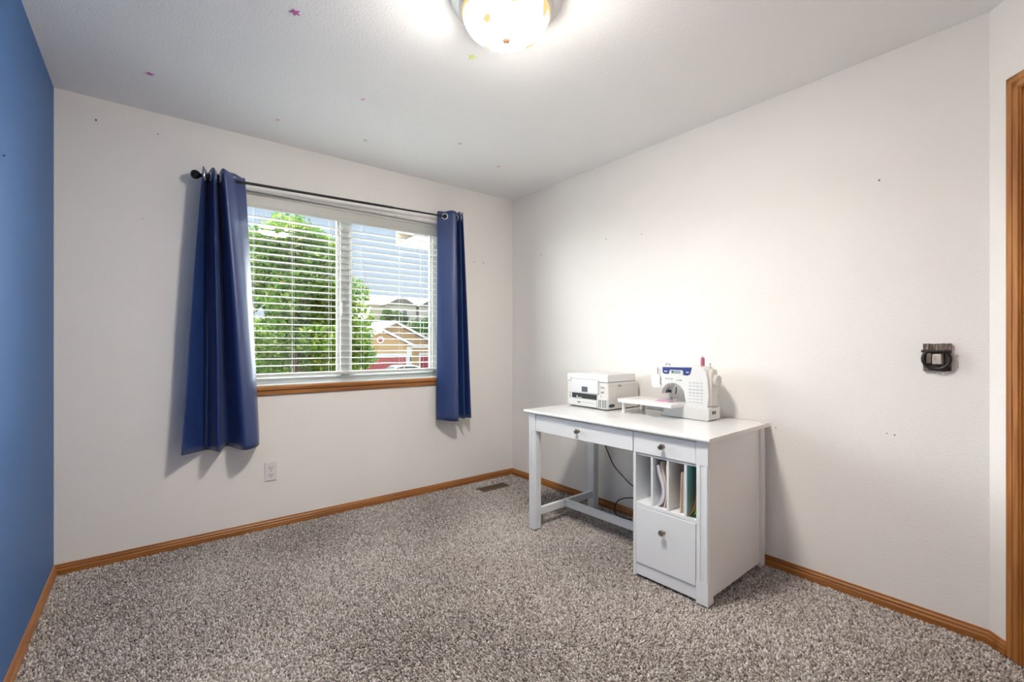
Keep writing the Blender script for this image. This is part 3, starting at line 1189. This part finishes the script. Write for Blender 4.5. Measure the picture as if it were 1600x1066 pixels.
# dark output slot
bm = BM()
box(bm, PXF + 0.0005, PXF + 0.005, PYR + 0.094, PYL - 0.046, PZ + 0.060, PZ + 0.090)
obj('output_slot', bm, 'black', pr_)
bm = BM()
box(bm, PXF - 0.002, PXF + 0.002, -1.160, -1.110, PZ + 0.060, PZ + 0.066, 0.001)
box(bm, PXF - 0.002, PXF + 0.002, -1.122, -1.112, PZ + 0.064, PZ + 0.078, 0.001)
obj('paper_guide', bm, 'light_grey', pr_)
# paper tray
bm = BM()
box(bm, PXF - 0.005, PXF + 0.006, PYR + 0.090, PYL - 0.020, PZ + 0.012, PZ + 0.056, 0.003)
tray = obj('paper_tray', bm, 'white_plastic', pr_)
bm = BM()
box(bm, PXF - 0.0065, PXF - 0.004, -1.270, -1.120, PZ + 0.0345, PZ + 0.0365)
obj('tray_groove', bm, 'mid_grey', tray)
bm = BM()
box(bm, PXF - 0.0068, PXF - 0.004, -1.150, -1.128, PZ + 0.030, PZ + 0.038, 0.001)
obj('tray_catch', bm, 'dark_grey', tray)
# ink tank block
bm = BM()
box(bm, PXF - 0.008, PXF + 0.006, PYR + 0.001, PYR + 0.074, PZ + 0.008, PZ + 0.072, 0.003)
tank = obj('ink_tank', bm, 'white_plastic', pr_)
for i in range(5):
    bm = BM()
    y = PYR + 0.068 - 0.0125 * i - (0.004 if i > 1 else 0)
    box(bm, PXF - 0.0092, PXF - 0.0075, y - 0.006, y, PZ + 0.016, PZ + 0.066, 0.0005)
    obj('ink_window', bm, 'dark_grey', tank)
# small printed marks above the tank
for (ya, yb2, za, zb2) in ((-1.316, -1.347, 0.136, 0.146), (-1.319, -1.343, 0.106, 0.116), (-1.314, -1.320, 0.080, 0.088)):
    bm = BM()
    for k in range(3):
        a = ya + (yb2 - ya) * k / 3
        box(bm, PXF + 0.0020, PXF + 0.0045, a, a + (yb2 - ya) * 0.26, PZ + za, PZ + zb2)
    obj('printed_mark', bm, 'mid_grey', pr_)
for z in (0.062, 0.072, 0.088):
    bm = BM()
    box(bm, PXF + 0.0020, PXF + 0.0045, PYL - 0.030, PYL - 0.021, PZ + z, PZ + z + 0.005)
    obj('status_light', bm, 'mid_grey', pr_)
# side latch, side vent
bm = BM()
box(bm, -0.245, -0.215, PYR - 0.004, PYR + 0.002, PZ + 0.148, PZ + 0.157, 0.002)
obj('side_latch', bm, 'mid_grey', pr_)
bm = BM()
prism(bm, [(-0.305 + 0.018 * math.cos(t) + (0.010 if math.cos(t) > 0 else -0.010), PZ + 0.030 + 0.010 * math.sin(t)) for t in [k * math.pi / 8 for k in range(16)]], 1, PYR - 0.0015, PYR + 0.002)
obj('side_vent', bm, 'dark_grey', pr_)
bm = BM()
box(bm, -0.33, -0.05, PYR - 0.0008, PYR + 0.001, PZ + 0.150, PZ + 0.152)
obj('side_seam', bm, 'light_grey', pr_)
for (x, y) in ((PXF + 0.03, PYL - 0.03), (PXF + 0.03, PYR + 0.03), (PXB - 0.03, PYL - 0.03), (PXB - 0.03, PYR + 0.03)):
    bm = BM()
    lathe(bm, [(0.012, 0.0), (0.012, 0.008)], (x, y, PZ), 'z', 12)
    obj('foot', bm, 'dark_grey', pr_)

# ================================================================== SEWING MACHINE (front faces -x, handwheel end towards -y)
SX0, SX1 = -0.222, -0.115
sm = thing('sewing_machine', 'white sewing machine with navy control panel and extension table on the desk', 'sewing machine', ((SX0 + SX1) / 2, -1.80, TZ))
Z = TZ
# base
bm = BM()
prism(bm, [(-1.665, Z + 0.002), (-1.665, Z + 0.016), (-1.690, Z + 0.016), (-1.690, Z + 0.064), (-1.700, Z + 0.075), (-1.955, Z + 0.075), (-1.965, Z + 0.066), (-1.965, Z + 0.008), (-1.958, Z + 0.002)], 0, SX0 - 0.008, SX1 + 0.006, 0.005, 2)
obj('base', bm, 'white_plastic', sm, True)
# free arm
bm = BM()
box(bm, SX0 + 0.02, SX1 - 0.02, -1.700, -1.545, Z + 0.020, Z + 0.066, 0.008, 3)
obj('free_arm', bm, 'white_plastic', sm, True)
# column + arm + head as one shell with an arched throat
arc = []
cyy, czz = -1.748, 0.868        # centre of throat arc
for k in range(11):
    t = math.pi * k / 10
    arc.append((cyy - 0.072 * math.cos(t), czz + 0.066 * math.sin(t)))
# arc runs from y=-1.82 (k=0) over the top to y=-1.676
shell = [(-1.952, Z + 0.070), (-1.832, Z + 0.070), (-1.824, 0.845)] + arc + [(-1.672, 0.902), (-1.652, 0.898), (-1.616, 0.898), (-1.606, 0.910), (-1.603, 0.945), (-1.605, 0.985), (-1.616, 1.008), (-1.636, 1.022), (-1.700, 1.030), (-1.88, 1.034), (-1.925, 1.028), (-1.945, 1.005), (-1.955, 0.960), (-1.960, 0.88)]
bm = BM()
prism(bm, shell, 0, SX0, SX1, 0.010, 3)
obj('shell', bm, 'white_plastic', sm, True)
# darker arm end cap on handwheel side
bm = BM()
prism(bm, [(SX0 + 0.022, Z + 0.080), (SX0 + 0.020, 0.985), (SX0 + 0.034, 1.020), (SX1 - 0.03, 1.018), (SX1 - 0.008, 0.96), (SX1 - 0.006, Z + 0.080)], 1, -1.966, -1.945, 0.004, 2)
obj('end_cover', bm, 'cream_plastic', sm, True)
# navy control panel with white display housing
ctl = [(-1.682, 1.022), (-1.682, 0.992), (-1.692, 0.984), (-1.722, 0.984), (-1.727, 1.004), (-1.732, 1.009), (-1.806, 1.009), (-1.812, 1.004), (-1.814, 0.982), (-1.840, 0.981), (-1.853, 0.988), (-1.858, 1.004), (-1.864, 1.026)]
bm = BM()
prism(bm, ctl, 0, SX0 - 0.003, SX0 + 0.004, 0.001, 1)
cpan = obj('control_panel', bm, 'navy', sm)
bm = BM()
box(bm, SX0 - 0.004, SX0 - 0.002, -1.796, -1.742, 0.990, 1.004, 0.0005)
disp = obj('display', bm, 'lcd', cpan)
bm = BM()
box(bm, SX0 - 0.0045, SX0 - 0.003, -1.751, -1.742, 0.990, 1.004)
obj('display_edge', bm, 'dark_grey', disp)
for (a, b2) in ((-1.694, -1.714), (-1.832, -1.848)):
    bm = BM()
    box(bm, SX0 - 0.0042, SX0 - 0.002, a, b2, 0.996, 1.001, 0.0005)
    obj('printed_mark', bm, 'paper', cpan)
for z in (0.9845, 0.9925):
    bm = BM()
    lathe(bm, [(0.0034, 0), (0.0034, -0.003)], (SX0, -1.809, z), 'x', 10)
    obj('select_key', bm, 'white_plastic', cpan)
bm = BM()
for k in range(3):
    box(bm, SX0 - 0.0012, SX0 + 0.003, -1.772 - 0.011 * k - (0.003 if k else 0), -1.777 - 0.011 * k - (0.006 if k else 0), 0.949, 0.955)
obj('model_mark', bm, 'mid_grey', sm)
for k in range(3):
    bm = BM()
    lathe(bm, [(0.005, 0), (0.004, -0.004)], (SX0, -1.705 - 0.018 * k, 0.957), 'x', 12)
    obj('function_button', bm, 'light_grey', sm)
# thread guide slots on the head
for (y0, y1, z0, z1) in ((-1.652, -1.648, 0.980, 1.018), (-1.673, -1.670, 0.912, 0.965)):
    bm = BM()
    box(bm, SX0 - 0.0015, SX0 + 0.003, y0, y1, z0, z1)
    obj('thread_slot', bm, 'dark_grey', sm)
bm = BM()
box(bm, SX0 - 0.005, SX0 + 0.003, -1.667, -1.659, 0.925, 1.012, 0.002)
obj('take_up_cover', bm, 'white_plastic', sm)
# stitch chart on column
ch = None
for k in range(7):
    bm = BM()
    z = 0.945 - 0.0175 * k
    for j in range(4):
        y = -1.846 - 0.022 * j
        box(bm, SX0 - 0.0010, SX0 + 0.003, y, y - 0.016, z, z - (0.009 if k in (2, 3) else 0.006))
    obj('stitch_chart', bm, 'light_grey', sm)
# needle bar, presser foot
hx, hy = -0.165, -1.690
bm = BM()
tube(bm, [(hx, hy, 0.915), (hx, hy, 0.868)], 0.0035, 8)
obj('needle_bar', bm, 'chrome', sm, True)
bm = BM()
tube(bm, [(hx, hy, 0.870), (hx, hy, Z + 0.090)], [0.0013, 0.0006], 6)
obj('needle', bm, 'chrome', sm)
bm = BM()
box(bm, hx - 0.010, hx + 0.008, hy - 0.010, hy + 0.008, 0.872, 0.888, 0.002)
box(bm, hx - 0.016, hx - 0.010, hy + 0.010, hy + 0.016, 0.868, 0.888)
obj('needle_clamp', bm, 'dark_grey', sm)
bm = BM()
tube(bm, [(hx + 0.010, hy - 0.006, 0.905), (hx + 0.010, hy - 0.006, Z + 0.092)], 0.003, 8)
obj('presser_bar', bm, 'chrome', sm, True)
bm = BM()
box(bm, hx - 0.018, hx + 0.014, hy - 0.018, hy + 0.010, Z + 0.0855, Z + 0.090, 0.001)
box(bm, hx + 0.000, hx + 0.014, hy - 0.010, hy - 0.002, Z + 0.090, Z + 0.106, 0.001)
obj('presser_foot', bm, 'mid_grey', sm)
bm = BM()
tube(bm, [(hx + 0.02, hy - 0.03, 0.905), (hx + 0.005, hy - 0.040, 0.885), (hx - 0.005, hy - 0.043, 0.868)], 0.003, 6)
obj('lift_lever', bm, 'dark_grey', sm, True)
# handwheel
bm = BM()
lathe(bm, [(0.020, 0.0), (0.030, -0.004), (0.033, -0.010), (0.033, -0.022), (0.029, -0.028), (0.010, -0.030)], (-0.163, -1.958, 0.957), 'y', 28)
obj('handwheel', bm, 'cream_plastic', sm, True)
# sockets on the end
for (x, w) in ((-0.192, 0.012), (-0.170, 0.009)):
    bm = BM()
    box(bm, x, x + w, -1.9672, -1.963, Z + 0.036, Z + 0.052)
    obj('socket', bm, 'black', sm)
bm = BM()
box(bm, -0.140, -0.128, -1.9685, -1.964, 0.815, 0.885, 0.002)
obj('power_switch', bm, 'light_grey', sm)
# spool pin and bobbin winder on top
bm = BM()
tube(bm, [(-0.165, -1.895, 1.030), (-0.165, -1.895, 1.087)], 0.0025, 8)
obj('spool_pin', bm, 'dark_grey', sm)
bm = BM()
tube(bm, [(-0.150, -1.930, 1.018), (-0.150, -1.930, 1.046)], 0.002, 8)
lathe(bm, [(0.006, 0.0), (0.006, 0.004)], (-0.150, -1.930, 1.044), 'z', 10)
obj('bobbin_winder', bm, 'mid_grey', sm)
bm = BM()
tube(bm, [(-0.155, -1.66, 1.022), (-0.155, -1.66, 1.036), (-0.155, -1.668, 1.041), (-0.155, -1.676, 1.036)], 0.0022, 6)
tube(bm, [(-0.155, -1.685, 1.026), (-0.155, -1.685, 1.040)], 0.003, 6)
obj('thread_guide', bm, 'dark_grey', sm)
# extension table
bm = BM()
tpl = [(-0.345, -1.462), (-0.345, -1.815), (-0.232, -1.822), (-0.232, -1.700), (-0.090, -1.700), (-0.090, -1.440), (-0.325, -1.440)]
prism(bm, tpl, 2, Z + 0.064, Z + 0.084, 0.003, 2)
et = obj('extension_table', bm, 'white_plastic', sm, True)
for (x, y) in ((-0.318, -1.478), (-0.12, -1.478)):
    bm = BM()
    lathe(bm, [(0.012, 0.0), (0.012, 0.006), (0.0095, 0.008), (0.0095, 0.064)], (x, y, Z), 'z', 14)
    obj('table_leg', bm, 'white_plastic', et, True)
# spool and fabric are things of their own
bm = BM()
lathe(bm, [(0.011, 0.0), (0.011, 0.003), (0.009, 0.0045), (0.0105, 0.010), (0.0105, 0.034), (0.009, 0.040), (0.011, 0.042), (0.011, 0.045)], (-0.165, -1.895, 1.034), 'z', 18)
tag(recenter(obj('thread_spool', bm, 'pink', smooth=True)), 'pink thread spool on the pin of the sewing machine', 'thread spool')
bm = BM()
pts = [(-0.255, -1.655), (-0.262, -1.705), (-0.225, -1.722), (-0.180, -1.725), (-0.150, -1.700), (-0.160, -1.655), (-0.200, -1.640)]
prism(bm, pts, 2, Z + 0.0842, Z + 0.0858)
tag(recenter(obj('fabric_scrap', bm, 'pink_cloth')), 'small pink fabric scrap under the sewing machine needle', 'fabric')

# ================================================================== WALL PLAQUE
PY0, PY1, PZ0, PZ1 = -2.871, -2.785, 1.040, 1.157
pc, pz = (PY0 + PY1) / 2, (PZ0 + PZ1) / 2
pq = thing('wall_plaque', 'small dark rustic wooden plaque with iron horseshoe on the wall', 'wall decor', (0, pc, PZ0))
bm = BM()
n_ = 9
for k in range(n_):          # split-log face: uneven upright strips
    a = PY0 + (PY1 - PY0) * k / n_
    b2 = PY0 + (PY1 - PY0) * (k + 0.94) / n_
    box(bm, -0.012 - random.uniform(0, 0.006), -0.0005, a, b2, PZ0 + random.uniform(0, 0.004), PZ1 - random.uniform(0, 0.004), 0.001)
obj('wooden_block', bm, 'bark', pq)
bm = BM()
torus(bm, (-0.022, pc, pz - 0.006), 0.041, 0.0075, 'x', 30, 8, math.radians(125), math.radians(415))
obj('horseshoe', bm, 'iron', pq, True)
bm = BM()
tube(bm, [(-0.023, PY0 - 0.003, pz + 0.026), (-0.026, pc, pz + 0.024), (-0.023, PY1 + 0.003, pz + 0.026)], 0.0055, 8)
obj('cross_bar', bm, 'iron', pq, True)
bm = BM()
box(bm, -0.026, -0.014, pc - 0.016, pc + 0.013, pz - 0.028, pz + 0.014, 0.004, 2)
obj('stone_inlay', bm, 'concho', pq)
bm = BM()
box(bm, -0.028, -0.014, pc - 0.022, pc - 0.017, pz - 0.03, pz + 0.016, 0.002)
box(bm, -0.028, -0.014, pc + 0.014, pc + 0.030, pz - 0.026, pz + 0.018, 0.003)
obj('carved_side', bm, 'bark', pq)

# ================================================================== OUTDOORS
GZ = -1.8
bm = BM()
box(bm, -60, 120, 0.6, 160, GZ - 0.3, GZ)
struct('ground', bm, 'asphalt')
CX0, CY0, CZ0 = -2.5526, -3.2274, 1.1509


def at(k, sx, sz=None):
    """world x (and z) at depth k beyond the camera along +y, from direction slopes"""
    return (CX0 + sx * k) if sz is None else (CX0 + sx * k, CZ0 + sz * k)


# porch eave just outside
ev = thing('porch_eave', 'white soffit and tan gutter of the eave outside the window', 'eave', (1.0, 1.6, 2.30))
bm = BM()
box(bm, -0.28, 2.6, 1.36, 1.78, 2.318, 2.34)
obj('soffit', bm, 'soffit', ev)
bm = BM()
box(bm, -0.30, 2.6, 1.78, 1.80, 2.300, 2.46)
obj('fascia', bm, 'gutter', ev)
bm = BM()
prism(bm, [(1.34, 2.80), (1.36, 2.34), (1.80, 2.46), (1.82, 2.50)], 0, -0.30, 2.6)
obj('roof_edge', bm, 'roof', ev)
for x in (0.55, 1.9):
    bm = BM()
    box(bm, x, x + 0.12, 1.50, 1.62, GZ, 2.318)
    obj('post', bm, 'soffit', ev)


# --- foliage helper
def foliage(name, parent, centres, n, size, material, seed, loc):
    r2 = np.random.default_rng(seed)
    C_ = np.array([c[:3] for c in centres])
    R_ = np.array([c[3:6] for c in centres])
    w = (R_[:, 0] * R_[:, 1] * R_[:, 2])
    idx = r2.choice(len(C_), n, p=w / w.sum())
    d = r2.normal(size=(n, 3))
    d /= np.linalg.norm(d, axis=1)[:, None]
    rad_ = r2.uniform(0.25, 1.0, n) ** 0.5
    P = C_[idx] + d * R_[idx] * rad_[:, None] - np.array(loc)
    a = r2.normal(size=(n, 3))
    a /= np.linalg.norm(a, axis=1)[:, None]
    b_ = np.cross(a, r2.normal(size=(n, 3)))
    b_ /= np.linalg.norm(b_, axis=1)[:, None]
    s = size * r2.uniform(0.6, 1.3, n)[:, None]
    V_ = np.stack([P - a * s, P + b_ * s * 0.55, P + a * s, P - b_ * s * 0.55], 1).reshape(-1, 3)
    F_ = np.arange(n * 4).reshape(-1, 4)
    tone_ = np.clip(r2.normal(0.45, 0.22, n) + 0.25 * (r2.random(len(C_))[idx] - 0.5), 0, 1)
    return np_mesh(name, V_, F_, material, np.repeat(tone_, 4), parent=parent, kind='stuff')


def tree(name, label, base, height, centres, n, size, material, seed, trunk_r, cat='tree', group=None):
    t = thing(name, label, cat, base, 0, group)
    bm_ = BM()
    tube(bm_, [(0, 0, 0), (0.04, 0.02, height * 0.25), (-0.03, 0.0, height * 0.55), (0.0, 0, height * 0.85)], [trunk_r, trunk_r * 0.85, trunk_r * 0.6, trunk_r * 0.2], 10)
    obj('trunk', bm_, 'trunk', t, True, world_space=False)
    r2 = random.Random(seed)
    bl_ = Vector(base)
    bm_ = BM()
    for c in centres[:12]:
        tip = Vector(c[:3]) - bl_
        st = Vector((0, 0, min(height * r2.uniform(0.3, 0.6), max(tip.z - 0.2, 0.2))))
        mid = (st + tip) / 2 + Vector((0, 0, 0.1))
        tube(bm_, [st, mid, tip], [trunk_r * 0.4, trunk_r * 0.25, 0.01], 6)
    obj('branches', bm_, 'trunk', t, True, world_space=False)
    foliage('foliage', t, centres, n, size, material, seed, base)
    return t


# the big maple
K = 11.0
tx, ty = at(K, 0.225), K + CY0
rr = random.Random(4)
cent = []
for i in range(120):
    f = rr.random()                       # 0 bottom .. 1 top
    z = 0.0 + 3.62 * f
    wmax = 2.05 * (1 - max(0, f - 0.35) ** 1.4 * 1.35) if f > 0.35 else 2.05 - 0.5 * (0.35 - f)
    a = rr.uniform(0, 2 * math.pi)
    r_ = wmax * math.sqrt(rr.random()) * 0.85
    s_ = rr.uniform(0.28, 0.48)
    cent.append((tx + r_ * math.cos(a), ty + r_ * math.sin(a) * 0.8, z, s_ * 1.15, s_, s_ * 0.8))
tree('maple_tree', 'large leafy green tree filling the left half of the window view', (tx, ty, GZ), 4.9, cent, 42000, 0.056, 'leaf', 11, 0.13)

# --- neighbour's house with two garage gables
KH = 36.0
hy_ = KH + CY0
nh = thing('neighbour_house', 'tan neighbouring house with red garage doors and white gable trim', 'house', (at(KH, 0.44), hy_, GZ))
gx0, gx1 = at(KH, 0.332), at(KH, 0.4935)
ga, gaz = at(KH, 0.4124), CZ0 + 0.0340 * KH
gez = CZ0 - 0.0030 * KH
dz1 = CZ0 - 0.0262 * KH                      # door head
dx0, dx1 = at(KH, 0.3471), at(KH, 0.4717)
bm = BM()
prism(bm, [(gx0 + 0.3, GZ), (gx1 - 0.3, GZ), (gx1 - 0.3, gez), (ga, gaz - 0.15), (gx0 + 0.3, gez)], 1, hy_, hy_ + 7)
obj('garage_wall', bm, 'siding', nh)
# second, set back gable
K2 = 37.5
h2 = K2 + CY0
g2a, g2z = at(K2, 0.4431), CZ0 + 0.0529 * K2
sl = (g2z - (CZ0 + 0.0091 * K2)) / (at(K2, 0.5354) - g2a)
g2x1 = g2a + 4.9
g2x0 = g2a - 4.9
g2e = g2z - sl * 4.9
bm = BM()
prism(bm, [(g2x0 + 0.3, GZ), (g2x1 - 0.3, GZ), (g2x1 - 0.3, g2e), (g2a, g2z - 0.15), (g2x0 + 0.3, g2e)], 1, h2, h2 + 10)
obj('house_wall', bm, 'siding', nh)
# siding boards proud of both gables
for (xa, xb, ya, ap, apz, ez, nrows, zlow) in ((gx0 + 0.3, gx1 - 0.3, hy_, ga, gaz - 0.15, gez, 9, dz1 + 0.25), (g2x0 + 0.3, g2x1 - 0.3, h2, g2a, g2z - 0.15, g2e, 14, dz1 + 0.25)):
    dzr = (apz - zlow) / (nrows + 0.3)
    for k in range(nrows):
        z = zlow + k * dzr
        zt = z + dzr * 0.93
        def hw(zz):
            return (xb - xa) / 2 if zz < ez else max(0.02, (xb - xa) / 2 * (apz - zz) / (apz - ez))
        bm = BM()
        a0, a1 = hw(z), hw(zt)
        cx_ = ap
        prism(bm, [(cx_ - a0, z), (cx_ + a0, z), (cx_ + a1, zt), (cx_ - a1, zt)], 1, ya - 0.03, ya)
        obj('siding_board', bm, 'siding', nh)


def gable_roof(xl, xr, ax_, az_, ez_, y0, y1):
    for (xe,) in ((xl,), (xr,)):
        bm_ = BM()
        prism(bm_, [(xe, ez_), (ax_, az_), (ax_, az_ + 0.12), (xe, ez_ + 0.12)], 1, y0 - 0.35, y1)
        obj('roof_slope', bm_, 'roof', nh)
        bm_ = BM()
        prism(bm_, [(xe, ez_ - 0.14), (ax_, az_ - 0.14), (ax_, az_ + 0.06), (xe, ez_ + 0.06)], 1, y0 - 0.42, y0 - 0.355)
        obj('rake_trim', bm_, 'trimw', nh)


gable_roof(gx0, gx1, ga, gaz, gez, hy_, hy_ + 7)
gable_roof(g2x0, g2x1, g2a, g2z, g2e, h2, h2 + 10)
# doors with panels
for (xa, xb, y) in ((dx0, dx1, hy_), (at(K2, 0.509), at(K2, 0.575), h2)):
    bm = BM()
    box(bm, xa - 0.15, xb + 0.15, y - 0.06, y - 0.03, dz1, dz1 + 0.22)
    box(bm, xa - 0.15, xa, y - 0.06, y - 0.03, GZ, dz1)
    box(bm, xb, xb + 0.15, y - 0.06, y - 0.03, GZ, dz1)
    obj('door_trim', bm, 'trimw', nh)
    bm = BM()
    box(bm, xa, xb, y - 0.035, y + 0.01, GZ + 0.02, dz1)
    gd = obj('garage_door', bm, 'red_door', nh)
    rows_ = 4
    for k in range(rows_):
        zz0 = GZ + 0.05 + (dz1 - GZ - 0.05) * k / rows_
        zz1 = GZ + 0.02 + (dz1 - GZ - 0.05) * (k + 1) / rows_
        bm = BM()
        box(bm, xa + 0.02, xb - 0.02, y - 0.065, y - 0.036, zz0, zz1 - 0.03, 0.01)
        obj('door_panel', bm, 'red_door', gd)
# white pillar between the doors
bm = BM()
box(bm, at(KH, 0.4735), gx1 - 0.28, hy_ - 0.10, hy_ + 0.3, GZ, gez - 0.05)
obj('corner_post', bm, 'trimw', nh)
bm = BM()
box(bm, gx1 - 0.7, g2x1, h2 - 0.45, h2 - 0.05, gez - 0.18, gez + 0.02)
obj('eave_board', bm, 'trimw', nh)
# round gable vent
vx, vz_ = at(KH, 0.4090), CZ0 + 0.0110 * KH
bm = BM()
torus(bm, (vx, hy_ - 0.05, vz_), 0.24, 0.07, 'y', 24, 8)
obj('vent_ring', bm, 'trimw', nh, True)
bm = BM()
lathe(bm, [(0.22, 0), (0.22, -0.05)], (vx, hy_ - 0.02, vz_), 'y', 20)
obj('gable_vent', bm, 'red_door', nh)
# porch lamp
bm = BM()
box(bm, at(KH, 0.481), at(KH, 0.484), hy_ - 0.2, hy_ - 0.1, -0.25, 0.15, 0.02)
obj('porch_lamp', bm, 'dark_grey', nh)

# hillside and far building
bm = BM()
prism(bm, [(52, GZ - 0.2), (66, 4.6), (160, 9), (160, GZ - 0.2)], 0, -60, 140)
M['hill'] = mat('dry_hillside', (112, 112, 80), 0.95, var=0.15, vscale=0.3)
struct('hillside', bm, 'hill')
KF = 71.0
fy = KF + CY0
fb = thing('hillside_house', 'cream two storey house on the hill behind the garage', 'house', (at(KF, 0.48), fy, 4.6))
fx0, fx1 = at(KF, 0.385), at(KF, 0.60)
bm = BM()
box(bm, fx0, fx1, fy, fy + 9, 3.5, 7.6)
obj('wall', bm, 'offwhite', fb)
bm = BM()
prism(bm, [(fy - 0.6, 7.5), (fy + 4.5, 9.6), (fy + 9.6, 7.5)], 0, fx0 - 0.5, fx1 + 0.5)
obj('roof', bm, 'roof', fb)
for sx in (0.455, 0.535):
    xg = at(KF, sx)
    bm = BM()
    prism(bm, [(xg - 3.0, 7.5), (xg, 9.0), (xg + 3.0, 7.5)], 1, fy - 1.2, fy + 3)
    obj('dormer_roof', bm, 'roof', fb)
    bm = BM()
    prism(bm, [(xg - 2.6, 3.6), (xg + 2.6, 3.6), (xg + 2.6, 7.45), (xg, 8.75), (xg - 2.6, 7.45)], 1, fy - 1.0, fy + 1)
    bay = obj('front_bay', bm, 'offwhite', fb)
for sx, zz, yy_ in ((0.418, 6.0, 0), (0.445, 6.4, -1.0), (0.462, 6.4, -1.0), (0.492, 6.0, 0), (0.527, 6.2, -1.0), (0.545, 6.2, -1.0)):
    bm = BM()
    x = at(KF, sx)
    box(bm, x - 0.5, x + 0.5, fy + yy_ - 0.08, fy + yy_ - 0.01, zz - 0.6, zz + 0.6)
    wd = obj('window', bm, 'trimw', fb)
    bm = BM()
    box(bm, x - 0.4, x + 0.4, fy + yy_ - 0.11, fy + yy_ - 0.07, zz - 0.5, zz + 0.5)
    obj('pane', bm, 'darkwin', wd)
# deck of the far house
bm = BM()
box(bm, at(KF, 0.487), at(KF, 0.508), fy - 2.6, fy - 1.1, 4.0, 4.5)
M['deck'] = mat('brown_deck', (176, 128, 104), 0.8)
obj('deck', bm, 'deck', fb)

# shrubs on the slope
SHR = [(0.436, 0.066, 58, 1.6, 'round green shrub tree above the garage roof peak'),
       (0.462, 0.060, 60, 1.2, 'small green shrub on the slope right of garage peak'),
       (0.522, 0.045, 56, 2.4, 'large green shrub tree on the slope near the right curtain')]
for i, (sx, sz, k, r_, lab) in enumerate(SHR):
    x, z = at(k, sx, sz)
    y = k + CY0
    zb = GZ - 0.2 if y < 52 else GZ - 0.2 + (y - 52) / 14 * 6.6
    zb = min(zb, z - r_ * 0.9)
    rr = random.Random(20 + i)
    cent = [(x + rr.uniform(-1, 1) * r_ * 0.6, y + rr.uniform(-1, 1) * r_ * 0.5, z + rr.uniform(-1, 0.5) * r_ * 0.6, r_ * 0.4, r_ * 0.4, r_ * 0.4) for _ in range(14)]
    tree('slope_shrub', lab, (x, y, zb), max(z - zb, 0.5) + r_ * 0.4, cent, 2200, 0.16, 'leaf_dark', 30 + i, 0.10, 'shrub', 'shrubs on the slope behind the garage')

# --- white car in the driveway (side on)
KC = 31.0
cyc = KC + CY0
car = thing('parked_car', 'white car parked in front of the red garage door', 'car', (at(KC, 0.455), cyc, GZ))
cx_ = at(KC, 0.455)
side = [(-2.2, 0.35), (-2.22, 0.70), (-2.05, 0.85), (-1.2, 0.98), (1.75, 1.02), (2.15, 0.95), (2.22, 0.6), (2.15, 0.32)]
bm = BM()
prism(bm, [(cx_ + p[0], GZ + p[1]) for p in side], 1, cyc - 0.88, cyc + 0.88, 0.06, 2)
obj('car_body', bm, 'carpaint', car, True)
cab = [(-1.15, 0.98), (-0.45, 1.40), (-0.1, 1.47), (0.85, 1.46), (1.25, 1.36), (1.72, 1.0)]
bm = BM()
prism(bm, [(cx_ + p[0], GZ + p[1]) for p in cab], 1, cyc - 0.72, cyc + 0.72, 0.06, 2)
obj('car_cabin', bm, 'carpaint', car, True)
for pts in ([(-0.98, 1.03), (-0.45, 1.34), (0.02, 1.40), (0.02, 1.03)], [(0.10, 1.03), (0.10, 1.40), (0.80, 1.39), (1.15, 1.30), (1.40, 1.03)]):
    bm = BM()
    prism(bm, [(cx_ + p[0], GZ + p[1]) for p in pts], 1, cyc - 0.735, cyc - 0.715)
    obj('side_window', bm, 'carglass', car)
bm = BM()
pts = [(-1.17, 1.0), (-0.5, 1.405), (-0.47, 1.385), (-1.12, 0.98)]
prism(bm, [(cx_ + p[0], GZ + p[1]) for p in pts], 1, cyc - 0.62, cyc + 0.62)
obj('windscreen', bm, 'carglass', car)
for xw in (-1.4, 1.4):
    for yw in (-0.86, 0.66):
        bm = BM()
        lathe(bm, [(0.18, 0.0), (0.31, 0.01), (0.32, 0.04), (0.32, 0.18), (0.30, 0.20)], (cx_ + xw, cyc + yw, GZ + 0.32), 'y', 20)
        obj('wheel', bm, 'tyre', car, True)

# --- wooden fence behind the maple
KN = 20.0
fyn = KN + CY0
fn = thing('wooden_fence', 'brown wooden board fence behind the big tree', 'fence', (at(KN, 0.22), fyn, GZ))
xa, xb = at(KN, 0.10), at(KN, 0.315)
nb = 34
for k in range(nb):
    x = xa + (xb - xa) * k / nb
    bm = BM()
    zt = 0.30 + 0.02 * math.sin(k * 2.1)
    prism(bm, [(x, GZ), (x + 0.12, GZ), (x + 0.12, zt - 0.03), (x + 0.09, zt), (x + 0.03, zt), (x, zt - 0.03)], 1, fyn, fyn + 0.02)
    obj('board', bm, 'fence', fn)
for z in (-1.4, -0.1):
    bm = BM()
    box(bm, xa, xb, fyn + 0.02, fyn + 0.06, z, z + 0.09)
    obj('rail', bm, 'fence', fn)
